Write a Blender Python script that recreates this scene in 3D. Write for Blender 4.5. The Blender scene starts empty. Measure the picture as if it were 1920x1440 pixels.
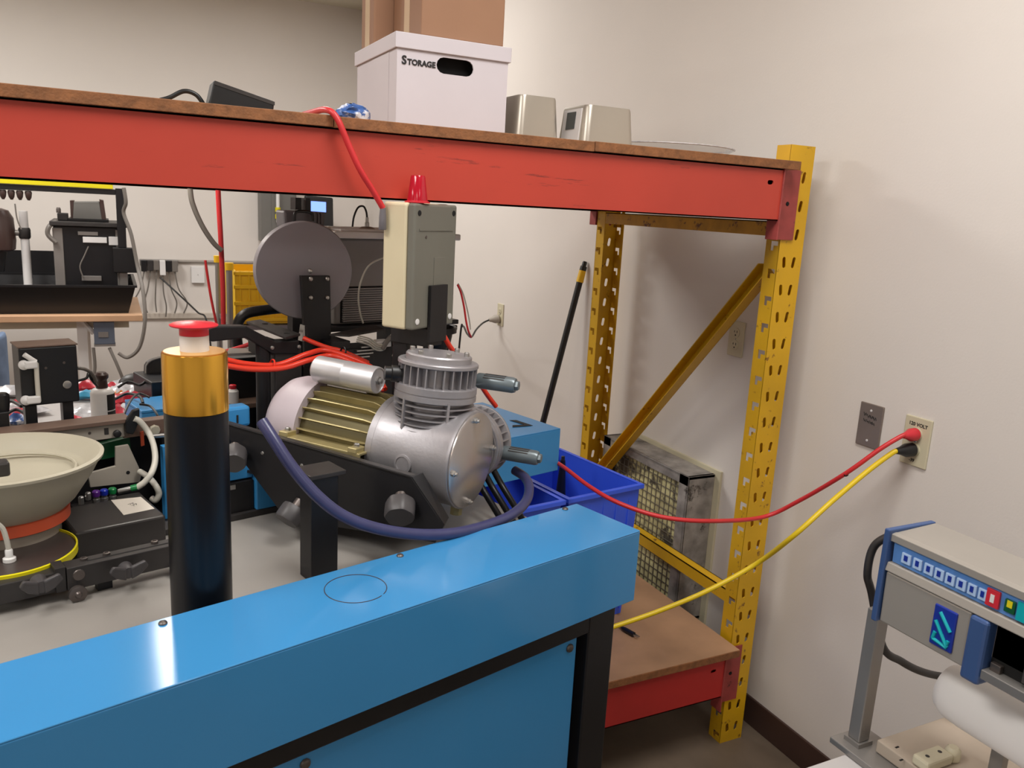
import bpy, bmesh, math, random
from mathutils import Vector as Vec, Matrix
random.seed(7)
S = bpy.context.scene
COL = S.collection
# ------------------------------------------------------------------ camera, light, exposure
F_PX, YAW, PITCH, ROLL = 1525.53, .463266, .213204, -.053988
CAM = Vec((0, 0, 1.606))
_f = Vec((math.sin(YAW)*math.cos(PITCH), math.cos(YAW)*math.cos(PITCH), -math.sin(PITCH)))
_r0 = Vec((math.cos(YAW), -math.sin(YAW), 0)); _d0 = _f.cross(_r0)
_r = math.cos(ROLL)*_r0 + math.sin(ROLL)*_d0
_d = -math.sin(ROLL)*_r0 + math.cos(ROLL)*_d0
cd = bpy.data.cameras.new('camera'); cam = bpy.data.objects.new('camera', cd); COL.objects.link(cam)
cam.matrix_world = Matrix(((_r.x, -_d.x, -_f.x, CAM.x), (_r.y, -_d.y, -_f.y, CAM.y), (_r.z, -_d.z, -_f.z, CAM.z), (0, 0, 0, 1)))
cd.sensor_width = 36; cd.lens = F_PX/1920*36; cd.clip_start = .02
cd.dof.use_dof = True; cd.dof.focus_distance = 1.85; cd.dof.aperture_fstop = 12.0
S.camera = cam
w = bpy.data.worlds.new('world'); S.world = w; w.use_nodes = True
w.node_tree.nodes['Background'].inputs[0].default_value = (1, .96, .93, 1)
w.node_tree.nodes['Background'].inputs[1].default_value = .07
S.view_settings.view_transform = 'Standard'; S.view_settings.look = 'None'
S.view_settings.exposure = 0.0; S.view_settings.gamma = 1; S.view_settings.use_curve_mapping = False

def area(name, loc, sx, sy, power, col=(1, .975, .945)):
    l = bpy.data.lights.new(name, 'AREA'); l.shape = 'RECTANGLE'; l.size = sx; l.size_y = sy
    l.energy = power; l.color = col
    o = bpy.data.objects.new(name, l); COL.objects.link(o); o.location = loc
    return o
for (x, y, p) in [(-3.4, -2.0, 22), (-3.4, 1.2, 34), (-3.4, 4.4, 60), (-1.1, -2.0, 14), (-1.0, 1.0, 36), (-.9, 4.4, 54), (1.0, -1.9, 12), (.80, .70, 32), (.9, 4.4, 28)]:
    area('ceiling_lamp', (x, y, 2.93), .55, 1.15, p)

# ------------------------------------------------------------------ picture -> room helpers
def ray(x, y): return _r*((x-960)/F_PX) + _d*((y-720)/F_PX) + _f
def PX(x, y, v): d = ray(x, y); return CAM + d*(v/d.x)
def PY(x, y, v): d = ray(x, y); return CAM + d*(v/d.y)
def PZ(x, y, v): d = ray(x, y); return CAM + d*((v-CAM.z)/d.z)
TH = math.radians(15)
U = Vec((math.cos(TH), math.sin(TH), 0)); V = Vec((-math.sin(TH), math.cos(TH), 0)); W = Vec((0, 0, 1))
O = Vec((.912, 1.227, 1.0))
def m(u, v, w_=0): return O + U*u + V*v + W*w_
def PV(x, y, v): d = ray(x, y); return CAM + d*((v-(CAM-O).dot(V))/d.dot(V))
def PW(x, y, w_): return PZ(x, y, 1+w_)
XYZ = (Vec((1, 0, 0)), Vec((0, 1, 0)), Vec((0, 0, 1)))
UVW = (U, V, W)
def rotz(deg):
    a = math.radians(deg); return (Vec((math.cos(a), math.sin(a), 0)), Vec((-math.sin(a), math.cos(a), 0)), Vec((0, 0, 1)))

# ------------------------------------------------------------------ materials
def lin(c): c /= 255.; return c/12.92 if c <= .04045 else ((c+.055)/1.055)**2.4
def rgb(r, g, b): return (lin(r), lin(g), lin(b), 1)
def mat(name, col, rough=.5, metal=0., var=.06, scale=6., bump=0., bscale=80., spots=None, emit=None, es=1., alpha=None, trans=0., coat=0., spec=.5):
    mt = bpy.data.materials.new(name); mt.use_nodes = True; nt = mt.node_tree; N = nt.nodes; L = nt.links
    b = N['Principled BSDF']; c = rgb(*col)
    b.inputs['Roughness'].default_value = rough; b.inputs['Metallic'].default_value = metal
    b.inputs['Specular IOR Level'].default_value = spec
    b.inputs['Coat Weight'].default_value = coat; b.inputs['Coat Roughness'].default_value = .12
    b.inputs['Transmission Weight'].default_value = trans
    tc = N.new('ShaderNodeTexCoord')
    if var > 0:
        n = N.new('ShaderNodeTexNoise'); n.inputs['Scale'].default_value = scale; n.inputs['Detail'].default_value = 5
        L.new(tc.outputs['Object'], n.inputs['Vector'])
        r = N.new('ShaderNodeValToRGB'); r.color_ramp.elements[0].position = .3; r.color_ramp.elements[1].position = .7
        lo = [max(0, x*(1-var*1.6)) for x in c[:3]]; hi = [min(1, x*(1+var*1.6)) for x in c[:3]]
        r.color_ramp.elements[0].color = (*lo, 1); r.color_ramp.elements[1].color = (*hi, 1)
        L.new(n.outputs['Fac'], r.inputs['Fac']); out = r.outputs['Color']
        if spots:
            sc, sscale, thr = spots[0], spots[1], spots[2]
            n2 = N.new('ShaderNodeTexNoise'); n2.inputs['Scale'].default_value = sscale; n2.inputs['Detail'].default_value = 8; n2.inputs['Roughness'].default_value = .7
            mp = N.new('ShaderNodeMapping'); mp.inputs['Scale'].default_value = spots[3] if len(spots) > 3 else (1, 1, 1)
            L.new(tc.outputs['Object'], mp.inputs['Vector']); L.new(mp.outputs['Vector'], n2.inputs['Vector'])
            r2 = N.new('ShaderNodeValToRGB'); r2.color_ramp.elements[0].position = thr; r2.color_ramp.elements[1].position = thr+.06
            L.new(n2.outputs['Fac'], r2.inputs['Fac'])
            mx = N.new('ShaderNodeMix'); mx.data_type = 'RGBA'
            L.new(r2.outputs['Color'], mx.inputs['Factor']); L.new(out, mx.inputs['A']); mx.inputs['B'].default_value = rgb(*sc)
            out = mx.outputs['Result']
        L.new(out, b.inputs['Base Color'])
    else:
        b.inputs['Base Color'].default_value = c
    if bump > 0:
        n3 = N.new('ShaderNodeTexNoise'); n3.inputs['Scale'].default_value = bscale; n3.inputs['Detail'].default_value = 4
        L.new(tc.outputs['Object'], n3.inputs['Vector'])
        bp = N.new('ShaderNodeBump'); bp.inputs['Strength'].default_value = bump; bp.inputs['Distance'].default_value = .002
        L.new(n3.outputs['Fac'], bp.inputs['Height']); L.new(bp.outputs['Normal'], b.inputs['Normal'])
    if emit:
        b.inputs['Emission Color'].default_value = rgb(*emit); b.inputs['Emission Strength'].default_value = es
    return mt
M = {}
def D(k, *a, **kw): M[k] = mat(k, *a, **kw)
D('wall_paint', (220, 213, 206), rough=.62, var=.012, scale=2, bump=.12, bscale=160)
D('ceiling_paint', (214, 208, 190), rough=.8, var=.02, scale=3, bump=.2, bscale=90)
D('floor_concrete', (112, 98, 84), rough=.45, var=.18, scale=4, bump=.1, bscale=30, spots=((176, 168, 155), 9, .68))
D('baseboard', (62, 42, 36), rough=.5, var=.1)
D('orange_paint', (186, 62, 46), rough=.48, var=.05, scale=3, bump=.05, bscale=40, spots=((128, 46, 38), 15, .625, (.25, 1, 2.4)))
D('red_paint', (178, 44, 40), rough=.48, var=.08, scale=4, bump=.05, bscale=40, spots=((120, 40, 38), 16, .7))
D('worn_red', (158, 66, 62), rough=.55, var=.12, scale=20, spots=((90, 45, 40), 30, .62))
D('yellow_paint', (212, 164, 18), rough=.42, var=.07, scale=5, bump=.04, bscale=50, spots=((104, 62, 26), 24, .605))
D('yellow_worn', (206, 152, 40), rough=.5, var=.12, scale=14, spots=((110, 70, 40), 22, .58))
D('plywood', (168, 130, 98), rough=.6, var=.1, scale=6, bump=.15, bscale=60)
D('particle_edge', (134, 86, 50), rough=.75, var=.16, scale=60, bump=.5, bscale=220)
D('blue_paint', (62, 138, 194), rough=.13, var=.02, scale=3, coat=.25)
D('blue_paint_dull', (56, 140, 200), rough=.35, var=.03, scale=4)
D('black_paint', (22, 22, 25), rough=.38, var=.1, scale=8)
D('black_metal', (30, 29, 31), rough=.42, var=.1, scale=12, metal=.2)
D('charcoal_metal', (58, 55, 54), rough=.45, var=.12, scale=20, metal=.3)
D('black_plastic', (20, 20, 22), rough=.4, var=.05)
D('knob_grey', (70, 67, 68), rough=.45, var=.05)
D('dark_grey_plastic', (106, 102, 106), rough=.42, var=.04, scale=5)
D('grey_plate', (150, 145, 139), rough=.38, var=.05, scale=4, spots=((100, 92, 85), 60, .76))
D('gloss_black', (12, 13, 18), rough=.34, spec=.35, var=.04)
D('gold_metal', (240, 184, 72), rough=.2, metal=.95, var=.04, scale=3)
D('gold_rim', (224, 176, 104), rough=.35, metal=.4, var=.04)
D('white_plastic', (226, 224, 222), rough=.4, var=.02)
D('red_plastic', (206, 44, 56), rough=.35, var=.03)
D('cast_aluminium', (168, 165, 168), rough=.42, metal=.6, var=.07, scale=14, bump=.12, bscale=160)
D('aluminium_cover', (190, 184, 180), rough=.27, metal=.75, var=.08, scale=5, spots=((120, 110, 105), 26, .73))
D('aluminium_can', (214, 212, 214), rough=.4, metal=.7, var=.06, scale=10)
D('steel', (180, 178, 175), rough=.3, metal=.85, var=.05)
D('dark_steel', (104, 96, 92), rough=.4, metal=.7, var=.12)
D('mauve_grey_paint', (184, 172, 178), rough=.45, var=.04, spots=((110, 90, 90), 50, .76))
D('olive_gold', (190, 176, 128), rough=.34, metal=.6, var=.1, scale=12)
D('olive_gold_dark', (104, 96, 66), rough=.4, metal=.5, var=.1)
D('muffler_grey', (112, 122, 126), rough=.32, metal=.3, var=.06)
D('blue_hose', (60, 62, 100), rough=.3, var=.05, scale=30)
D('orange_tube', (232, 62, 40), rough=.3, var=.05)
D('red_cable', (206, 48, 52), rough=.4, var=.05)
D('yellow_cable', (228, 196, 28), rough=.4, var=.05)
D('grey_cable', (110, 104, 98), rough=.5, var=.05)
D('light_tube', (202, 198, 186), rough=.35, var=.05)
D('beige_plastic', (216, 203, 170), rough=.45, var=.02)
D('grey_lid', (112, 110, 100), rough=.5, var=.04)
D('red_lens', (196, 24, 48), rough=.12, var=.02, trans=.35, emit=(150, 10, 30), es=.12)
D('kraft', (152, 114, 88), rough=.75, var=.04, scale=4, bump=.06, bscale=120)
D('kraft_light', (206, 172, 142), rough=.75, var=.04, scale=4)
D('tape', (214, 190, 160), rough=.15, var=.02)
D('white_card', (204, 198, 204), rough=.6, var=.015)
D('ink', (28, 26, 28), rough=.7, var=0)
D('dark_inside', (16, 14, 14), rough=.9, var=0)
D('stainless', (176, 168, 156), rough=.33, metal=.6, var=.04, scale=2)
D('stainless_light', (222, 220, 220), rough=.35, metal=.2, var=.03)
D('screen_dark', (70, 74, 74), rough=.2, var=.02)
D('bin_blue', (60, 98, 236), rough=.35, var=.03, scale=3)
D('filter_grey', (142, 136, 130), rough=.7, var=.22, scale=22, bump=.3, bscale=60, spots=((70, 64, 58), 9, .6))
D('filter_pad', (226, 212, 158), rough=.9, var=.25, scale=14, bump=.6, bscale=90, spots=((96, 88, 74), 8, .53))
D('filter_wire', (104, 98, 86), rough=.6, var=.1)
D('ivory_plate', (202, 194, 166), rough=.4, var=.02)
D('steel_plate', (134, 122, 114), rough=.36, metal=.35, var=.06)
D('bowl_beige', (172, 165, 146), rough=.5, var=.04, scale=5, bump=.05, bscale=60)
D('orange_band', (200, 84, 52), rough=.5, var=.06)
D('green_panel', (10, 84, 46), rough=.4, var=.1)
D('paper', (214, 206, 194), rough=.7, var=.02)
D('brown_trim', (110, 88, 76), rough=.5, var=.08)
D('machine_grey', (166, 158, 146), rough=.5, var=.06)
D('worktop_white', (186, 182, 180), rough=.5, var=.03)
D('crate_yellow', (232, 186, 18), rough=.4, var=.05)
D('disc_grey', (150, 146, 152), rough=.4, var=.04, scale=5)
D('housing_grey', (132, 126, 124), rough=.45, var=.05, scale=5)
D('matte_white', (236, 234, 232), rough=.8, var=.02, spec=.1)
D('satin_black', (48, 45, 44), rough=.32, var=.06)
D('switch_grey', (88, 96, 110), rough=.45, var=.04)
D('panel_grey', (108, 106, 102), rough=.45, var=.03)
D('lit_screen', (120, 150, 240), rough=.3, var=0, emit=(120, 160, 255), es=1.2)
D('sealer_grey', (160, 154, 146), rough=.42, var=.03, metal=.2)
D('sealer_blue', (58, 84, 132), rough=.4, var=.04)
D('strip_blue', (92, 140, 206), rough=.35, var=.1, scale=40)
D('key_blue', (176, 204, 240), rough=.4, var=.05)
D('logo_blue', (28, 50, 150), rough=.35, var=.02)
D('logo_teal', (16, 170, 180), rough=.35, var=.02)
D('galvanised', (142, 138, 134), rough=.4, metal=.5, var=.06)
D('foam_white', (242, 238, 234), rough=.6, var=.02)
D('plate_tan', (180, 166, 150), rough=.45, var=.05)
D('fitting_cream', (206, 198, 172), rough=.5, var=.05)
D('bench_wood', (198, 158, 124), rough=.5, var=.06)
D('denim', (112, 132, 162), rough=.85, var=.12, scale=14, bump=.4, bscale=200)
D('shirt_maroon', (74, 34, 50), rough=.85, var=.1)
D('skin', (198, 150, 126), rough=.5, var=.03)
D('hair', (40, 28, 22), rough=.6, var=.1)
D('blue_sheet', (50, 60, 190), rough=.4, var=.05)
D('brown_plastic', (66, 48, 44), rough=.4, var=.08)
D('strip_yellow', (222, 208, 20), rough=.4, var=.04)
D('bag_blue', (60, 96, 160), rough=.3, var=.3, scale=40, spots=((220, 222, 230), 18, .5))
D('bag_red', (206, 40, 60), rough=.3, var=.2, scale=30)
D('bag_clear', (206, 206, 210), rough=.2, var=.15, scale=50)
D('bag_cyan', (70, 160, 200), rough=.3, var=.1)
D('bag_orange', (216, 130, 50), rough=.3, var=.15)
D('purple_plastic', (90, 40, 130), rough=.3, var=.03)
D('cobalt_plastic', (30, 50, 170), rough=.3, var=.03)
D('green_plastic', (30, 130, 70), rough=.3, var=.03)
D('wire_mould', (200, 190, 178), rough=.5, var=.02)
D('conduit', (150, 142, 134), rough=.45, var=.03)
gm = mat('clear_plastic', (235, 235, 235), rough=.05, var=0, trans=1.0); gm.node_tree.nodes['Principled BSDF'].inputs['IOR'].default_value = 1.2; M['clear_plastic'] = gm
lm = mat('lamp_tube', (255, 250, 240), rough=.5, var=0, emit=(255, 248, 236), es=14.0); M['lamp_tube'] = lm  # glow of the added under-shelf light, bright enough to whiten its streak
def weave(k, base, line, sc):
    mt = bpy.data.materials.new(k); mt.use_nodes = True; nt = mt.node_tree
    return mt

# ------------------------------------------------------------------ mesh builder (world coordinates)
class MB:
    def __init__(s): s.v = []; s.f = []
    def add(s, vs, fs):
        n = len(s.v); s.v += [Vec(p) for p in vs]; s.f += [tuple(i+n for i in f) for f in fs]; return s
    def box(s, c, size, ax=XYZ):
        c = Vec(c); h = [x/2 for x in size]; vs = []
        for k in (-1, 1):
            for j in (-1, 1):
                for i in (-1, 1): vs.append(c + ax[0]*(i*h[0]) + ax[1]*(j*h[1]) + ax[2]*(k*h[2]))
        return s.add(vs, [(0, 2, 3, 1), (4, 5, 7, 6), (0, 1, 5, 4), (2, 6, 7, 3), (0, 4, 6, 2), (1, 3, 7, 5)])
    def bx(s, lo, hi): return s.box([(a+b)/2 for a, b in zip(lo, hi)], [abs(b-a) for a, b in zip(lo, hi)])
    def mbx(s, lo, hi):     # box in machine coordinates
        return s.box(m(*[(a+b)/2 for a, b in zip(lo, hi)]), [abs(b-a) for a, b in zip(lo, hi)], UVW)
    def lathe(s, base, axis, prof, n=32, a0=0, cap=True):
        base = Vec(base); ax = Vec(axis).normalized(); t = Vec((0, 0, 1)) if abs(ax.z) < .9 else Vec((1, 0, 0))
        e = ax.cross(t).normalized(); g = ax.cross(e); vs = []; fs = []
        for (r, h) in prof:
            for i in range(n):
                an = 2*math.pi*i/n + a0; vs.append(base + ax*h + (e*math.cos(an) + g*math.sin(an))*max(r, 1e-5))
        for k in range(len(prof)-1):
            for i in range(n):
                j = (i+1) % n; fs.append((k*n+i, k*n+j, (k+1)*n+j, (k+1)*n+i))
        if cap and prof[0][0] > 1e-4: fs.append(tuple(range(n-1, -1, -1)))
        if cap and prof[-1][0] > 1e-4: fs.append(tuple(range((len(prof)-1)*n, len(prof)*n)))
        return s.add(vs, fs)
    def cyl(s, p0, p1, r, r1=None, n=24):
        p0 = Vec(p0); p1 = Vec(p1); return s.lathe(p0, p1-p0, [(r, 0), (r if r1 is None else r1, (p1-p0).length)], n)
    def tube(s, pts, r, n=10, smooth=True, sub=8):
        P = [Vec(p) for p in pts]
        if smooth and len(P) > 2:
            Q = []
            for i in range(len(P)-1):
                p0 = P[max(i-1, 0)]; p1 = P[i]; p2 = P[i+1]; p3 = P[min(i+2, len(P)-1)]
                for k in range(sub):
                    t = k/sub
                    Q.append(.5*((2*p1) + (p2-p0)*t + (2*p0-5*p1+4*p2-p3)*t*t + (3*p1-p0-3*p2+p3)*t**3))
            Q.append(P[-1]); P = Q
        vs = []; fs = []; prev = None
        for i, p in enumerate(P):
            d = (P[min(i+1, len(P)-1)] - P[max(i-1, 0)])
            d = d.normalized() if d.length > 1e-9 else Vec((0, 0, 1))
            if prev is None:
                t = Vec((0, 0, 1)) if abs(d.z) < .9 else Vec((1, 0, 0)); e = d.cross(t).normalized()
            else: e = (prev - d*prev.dot(d)).normalized()
            prev = e; g = d.cross(e)
            for k in range(n):
                a = 2*math.pi*k/n; vs.append(p + (e*math.cos(a) + g*math.sin(a))*r)
        for i in range(len(P)-1):
            for k in range(n):
                j = (k+1) % n; fs.append((i*n+k, i*n+j, (i+1)*n+j, (i+1)*n+k))
        fs.append(tuple(range(n-1, -1, -1))); fs.append(tuple(range((len(P)-1)*n, len(P)*n)))
        return s.add(vs, fs)
    def prism(s, poly, ext):      # poly: list of world points (planar), ext: vector
        n = len(poly); ext = Vec(ext); vs = [Vec(p) for p in poly] + [Vec(p)+ext for p in poly]
        fs = [tuple(range(n-1, -1, -1)), tuple(range(n, 2*n))] + [(i, (i+1) % n, n+(i+1) % n, n+i) for i in range(n)]
        return s.add(vs, fs)
    def sphere(s, c, r, nu=16, nv=10, sc=(1, 1, 1)):
        c = Vec(c); vs = []; fs = []
        for j in range(nv+1):
            ph = math.pi*j/nv
            for i in range(nu):
                t = 2*math.pi*i/nu; q = max(math.sin(ph), 1e-4)
                vs.append(c + Vec((r*sc[0]*q*math.cos(t), r*sc[1]*q*math.sin(t), r*sc[2]*math.cos(ph))))
        for j in range(nv):
            for i in range(nu): fs.append((j*nu+i, (j+1)*nu+i, (j+1)*nu+(i+1) % nu, j*nu+(i+1) % nu))
        return s.add(vs, fs)
    def build(s, name, material, parent=None, bev=0, smooth=False, seg=2):
        org = parent_org(parent) if parent else Vec((0, 0, 0))
        me = bpy.data.meshes.new(name)
        if not parent:      # own origin at the base centre
            xs = [p.x for p in s.v]; ys = [p.y for p in s.v]; zs = [p.z for p in s.v]
            org = Vec(((min(xs)+max(xs))/2, (min(ys)+max(ys))/2, min(zs)))
        me.from_pydata([p-org for p in s.v], [], s.f); me.update()
        b = bmesh.new(); b.from_mesh(me); bmesh.ops.recalc_face_normals(b, faces=b.faces); b.to_mesh(me); b.free()
        me.materials.append(M[material])
        o = bpy.data.objects.new(name, me); COL.objects.link(o)
        if parent: o.parent = parent
        else: o.location = org
        if smooth:
            for p in me.polygons: p.use_smooth = True
            try: me.set_sharp_from_angle(angle=math.radians(38))
            except Exception: pass
        if bev:
            md = o.modifiers.new('bevel', 'BEVEL'); md.width = bev; md.segments = seg; md.limit_method = 'ANGLE'; md.angle_limit = math.radians(40)
            md.harden_normals = False
        return o
def parent_org(p):
    v = Vec((0, 0, 0))
    while p: v = v + p.location; p = p.parent
    return v
def tag(o, label, cat, group=None, kind=None):
    o['label'] = label; o['category'] = cat
    if group: o['group'] = group
    if kind: o['kind'] = kind
    return o
def thing(name, label, cat, loc, group=None):
    o = bpy.data.objects.new(name, None); COL.objects.link(o); o.location = Vec(loc); o.empty_display_size = .05
    return tag(o, label, cat, group)
def lab(o, text): o['label'] = text; return o
def struct(o): o['kind'] = 'structure'; return o
def text_part(name, body, origin, xdir, ydir, size, material, parent, depth=.0006, shear=0, offset=0):
    cu = bpy.data.curves.new(name, 'FONT'); cu.body = body; cu.size = size; cu.extrude = depth; cu.shear = shear; cu.offset = offset
    cu.resolution_u = 3
    to = bpy.data.objects.new(name, cu); COL.objects.link(to)
    dg = bpy.context.evaluated_depsgraph_get(); me = bpy.data.meshes.new_from_object(to.evaluated_get(dg))
    bpy.data.objects.remove(to)
    x = Vec(xdir).normalized(); y = Vec(ydir).normalized(); z = x.cross(y); b = MB()
    b.add([Vec(origin) + x*v.co.x + y*v.co.y + z*v.co.z for v in me.vertices], [tuple(p.vertices) for p in me.polygons])
    return b.build(name, material, parent)
def holed_plate(outer, holes, depth):   # 2-D polygons -> (verts, faces) of an extruded sheet
    cu = bpy.data.curves.new('sheet', 'CURVE'); cu.dimensions = '2D'; cu.fill_mode = 'BOTH'; cu.extrude = depth/2
    for poly in [outer]+holes:
        sp = cu.splines.new('POLY'); sp.points.add(len(poly)-1); sp.use_cyclic_u = True
        for p, q in zip(sp.points, poly): p.co = (q[0], q[1], 0, 1)
    o = bpy.data.objects.new('sheet', cu); COL.objects.link(o)
    dg = bpy.context.evaluated_depsgraph_get(); me = bpy.data.meshes.new_from_object(o.evaluated_get(dg))
    r = ([v.co.copy() for v in me.vertices], [tuple(p.vertices) for p in me.polygons])
    bpy.data.objects.remove(o); bpy.data.meshes.remove(me)
    return r
def slot(cx, cy, w_, h, ang, n=6):
    pts = []; r = w_/2; a0 = math.radians(ang)
    for k in range(n+1): t = math.pi*k/n; pts.append((r*math.cos(t), h/2-r+r*math.sin(t)))
    for k in range(n+1): t = math.pi+math.pi*k/n; pts.append((r*math.cos(t), -h/2+r+r*math.sin(t)))
    return [(cx+x*math.cos(a0)-y*math.sin(a0), cy+x*math.sin(a0)+y*math.cos(a0)) for x, y in pts]
def frame_of(e1, up=Vec((0, 0, 1))):
    e1 = Vec(e1).normalized(); e3 = (up - e1*up.dot(e1)).normalized(); return e1, e3.cross(e1), e3
def screw(p, nrm, r, h, name, material, parent, n=10):
    return MB().lathe(p, nrm, [(r*.9, -.002), (r, h*.3), (r*.8, h*.8), (r*.45, h)], n).build(name, material, parent, smooth=True)

# ================================================================== THE ROOM
XW, YB, ZC, XL, YF = 1.81, 6.36, 2.977, -5.2, -3.6
struct(MB().bx((XL-.1, YF-.1, -.1), (XW+.1, YB+.1, 0)).build('floor', 'floor_concrete'))
struct(MB().bx((XL-.1, YF-.1, ZC), (XW+.1, YB+.1, ZC+.1)).build('ceiling', 'ceiling_paint'))
struct(MB().bx((XW, YF-.1, 0), (XW+.1, YB+.1, ZC)).build('wall_right', 'wall_paint'))
struct(MB().bx((XL, YB, 0), (XW, YB+.1, ZC)).build('wall_back', 'wall_paint'))
struct(MB().bx((XL-.1, YF-.1, 0), (XL, YB+.1, ZC)).build('wall_left', 'wall_paint'))
struct(MB().bx((XL, YF-.1, 0), (XW, YF, ZC)).build('wall_front', 'wall_paint'))
struct(MB().bx((XW-.008, YF, 0), (XW, YB, .095)).build('baseboard_right', 'baseboard', bev=.002))
struct(MB().bx((XL, YB-.008, 0), (XW-.008, YB, .095)).build('baseboard_back', 'baseboard', bev=.002))

# ================================================================== THE RACK
rack = thing('pallet_rack', 'steel shelving rack with orange beams and slotted yellow posts by the wall', 'rack', (.4, 2.17, 0))
PITCH_H, PH = .0762, 1.81
WEB, FL, T = .086, .052, .0026
def post(xl, y, face):     # face -1: web towards the viewer, +1: web towards the back
    b = MB(); holes = []; n = int(PH/PITCH_H)
    for k in range(n):
        z = .05 + k*PITCH_H
        holes.append(slot(WEB*.27, z, .0120, .031, 8)); holes.append(slot(WEB*.67, z, .0120, .031, -8))
    vs, fs = holed_plate([(0, 0), (WEB, 0), (WEB, PH), (0, PH)], holes, T)
    b.add([(xl+p.x, y+p.z, p.y) for p in vs], fs)
    hl = []
    for k in range(n):
        z = .03 + k*PITCH_H
        hl.append([(.006, z), (.034, z), (.034, z-.026), (.022, z-.026), (.022, z-.012), (.006, z-.012)])
    for x in (xl+T/2, xl+WEB-T/2):
        vs, fs = holed_plate([(0, 0), (FL, 0), (FL, PH), (0, PH)], hl, T)
        b.add([(x+p.z, y - face*p.x, p.y) for p in vs], fs)
    if face < 0: b.bx((xl+WEB-.034, y+FL-.002, 0), (xl+WEB, y+FL+.0006, PH))
    return b.build('post', 'yellow_paint', rack)
YFp, YRp = 1.708, 2.655
for xl in (1.647, -.935):
    for y, fc in ((YFp, -1), (YRp, 1)):
        p = post(xl, y, fc)
        MB().bx((xl+.004, min(y, y-fc*.05), .0), (xl+WEB-.004, max(y, y-fc*.05), .004)).build('foot_plate', 'yellow_worn', p)
    xm = xl+.001
    for nm, za, zb in (('brace', .48, .48), ('brace', 1.587, 1.587)):
        b = MB(); b.bx((xm, YFp+.04, za-.02), (xm+.003, YRp-.04, za+.02)); b.bx((xm, YFp+.04, za+.017), (xm+.035, YRp-.04, za+.02))
        b.bx((xm+.032, YFp+.04, za-.02), (xm+.035, YRp-.04, za+.02)); b.build(nm, 'yellow_worn' if za > 1 else 'yellow_paint', rack)
    a = Vec((xm+.018, YFp+.06, 1.475)); c = Vec((xm+.018, YRp-.05, .545)); dd = (c-a).normalized(); nn = Vec((1, 0, 0)).cross(dd)
    b = MB(); L_ = (c-a).length; mid = (a+c)/2
    b.box(mid+Vec((.017, 0, 0)), (.003, L_, .042), (Vec((1, 0, 0)), dd, nn)); b.box(mid+nn*.0195, (.036, L_, .003), (Vec((1, 0, 0)), dd, nn))
    b.box(mid-nn*.0195, (.036, L_, .003), (Vec((1, 0, 0)), dd, nn)); b.build('brace', 'yellow_paint', rack)
def beam(y0, y1, z0, z1, mt, front):
    yo, yi = (y0, y1) if front else (y1, y0)
    s = 1 if front else -1
    XE = 1.588 if front else 1.642
    holes = [slot(1.548, z0+(z1-z0)*.73, .011, .02, 90)]
    b = MB(); vs, fs = holed_plate([(-.86, z0), (XE, z0), (XE, z1), (-.86, z1)], holes, .003)
    b.add([(p.x, yo+s*.0015+p.z, p.y) for p in vs], fs)
    b.bx((-.86, min(yo, yi), z0), (XE, max(yo, yi), z0+.003)); b.bx((-.86, min(yi, yi-s*.003), z0), (XE, max(yi, yi-s*.003), z1))
    b.bx((-.86, min(yo, yi), z1-.003), (XE, max(yo, yi), z1))
    o = b.build('beam', mt, rack)
    for sx, xe in ((1, XE), (-1, -.86)):
        c = MB(); zz0, zz1 = z0-.05, z1+.004
        c.bx((min(xe, xe+sx*.004), min(yo-s*.004, yi), zz0), (max(xe, xe+sx*.004), max(yo-s*.004, yi), zz1))
        yw = YFp-.005 if front else YRp+.005
        if front:
            c.bx((min(xe, xe+sx*.098), yw-.003, zz0), (max(xe, xe+sx*.098), yw, zz1))
        else:
            c.bx((min(xe, xe+sx*.098), yw, zz0), (max(xe, xe+sx*.098), yw+.003, zz1))
        k = c.build('beam_connector', 'worn_red', o, bev=.0008)
        if front:
            MB().lathe((xe+sx*.062, yw-.003, (z0+z1)/2-.02), (0, -1, 0), [(.006, 0), (.005, .0015)], 12).build('rivet', 'dark_inside', o)
    return o
beam(1.664, 1.704, 1.609, 1.741, 'orange_paint', True)
beam(2.66, 2.70, 1.609, 1.741, 'orange_paint', False)
beam(1.664, 1.704, .203, .333, 'red_paint', True)
beam(2.66, 2.70, .203, .333, 'red_paint', False)
def board(x0, x1, z, label, y0=1.652, y1=2.70, th=.022, grp='shelf boards on the rack'):
    r = thing('shelf_board', label, 'shelf board', ((x0+x1)/2, (y0+y1)/2, z), grp)
    MB().bx((x0, y0+.003, z+.0004), (x1, y1, z+th)).build('panel', 'plywood', r)
    MB().bx((x0, y0, z), (x1, y0+.004, z+th-.0005)).build('edge_band', 'particle_edge', r, bev=.001)
board(-.85, .405, 1.7415, 'long brown shelf board under the black wedge, left on the orange beam')
board(.4065, 1.003, 1.7405, 'brown shelf board under the white storage box')
board(1.0045, 1.635, 1.7415, 'brown shelf board at the right, under the clear plastic lid')
board(-.85, 1.632, .3335, 'brown lower shelf board on the red beam near the floor', 1.652, 2.66)
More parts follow.
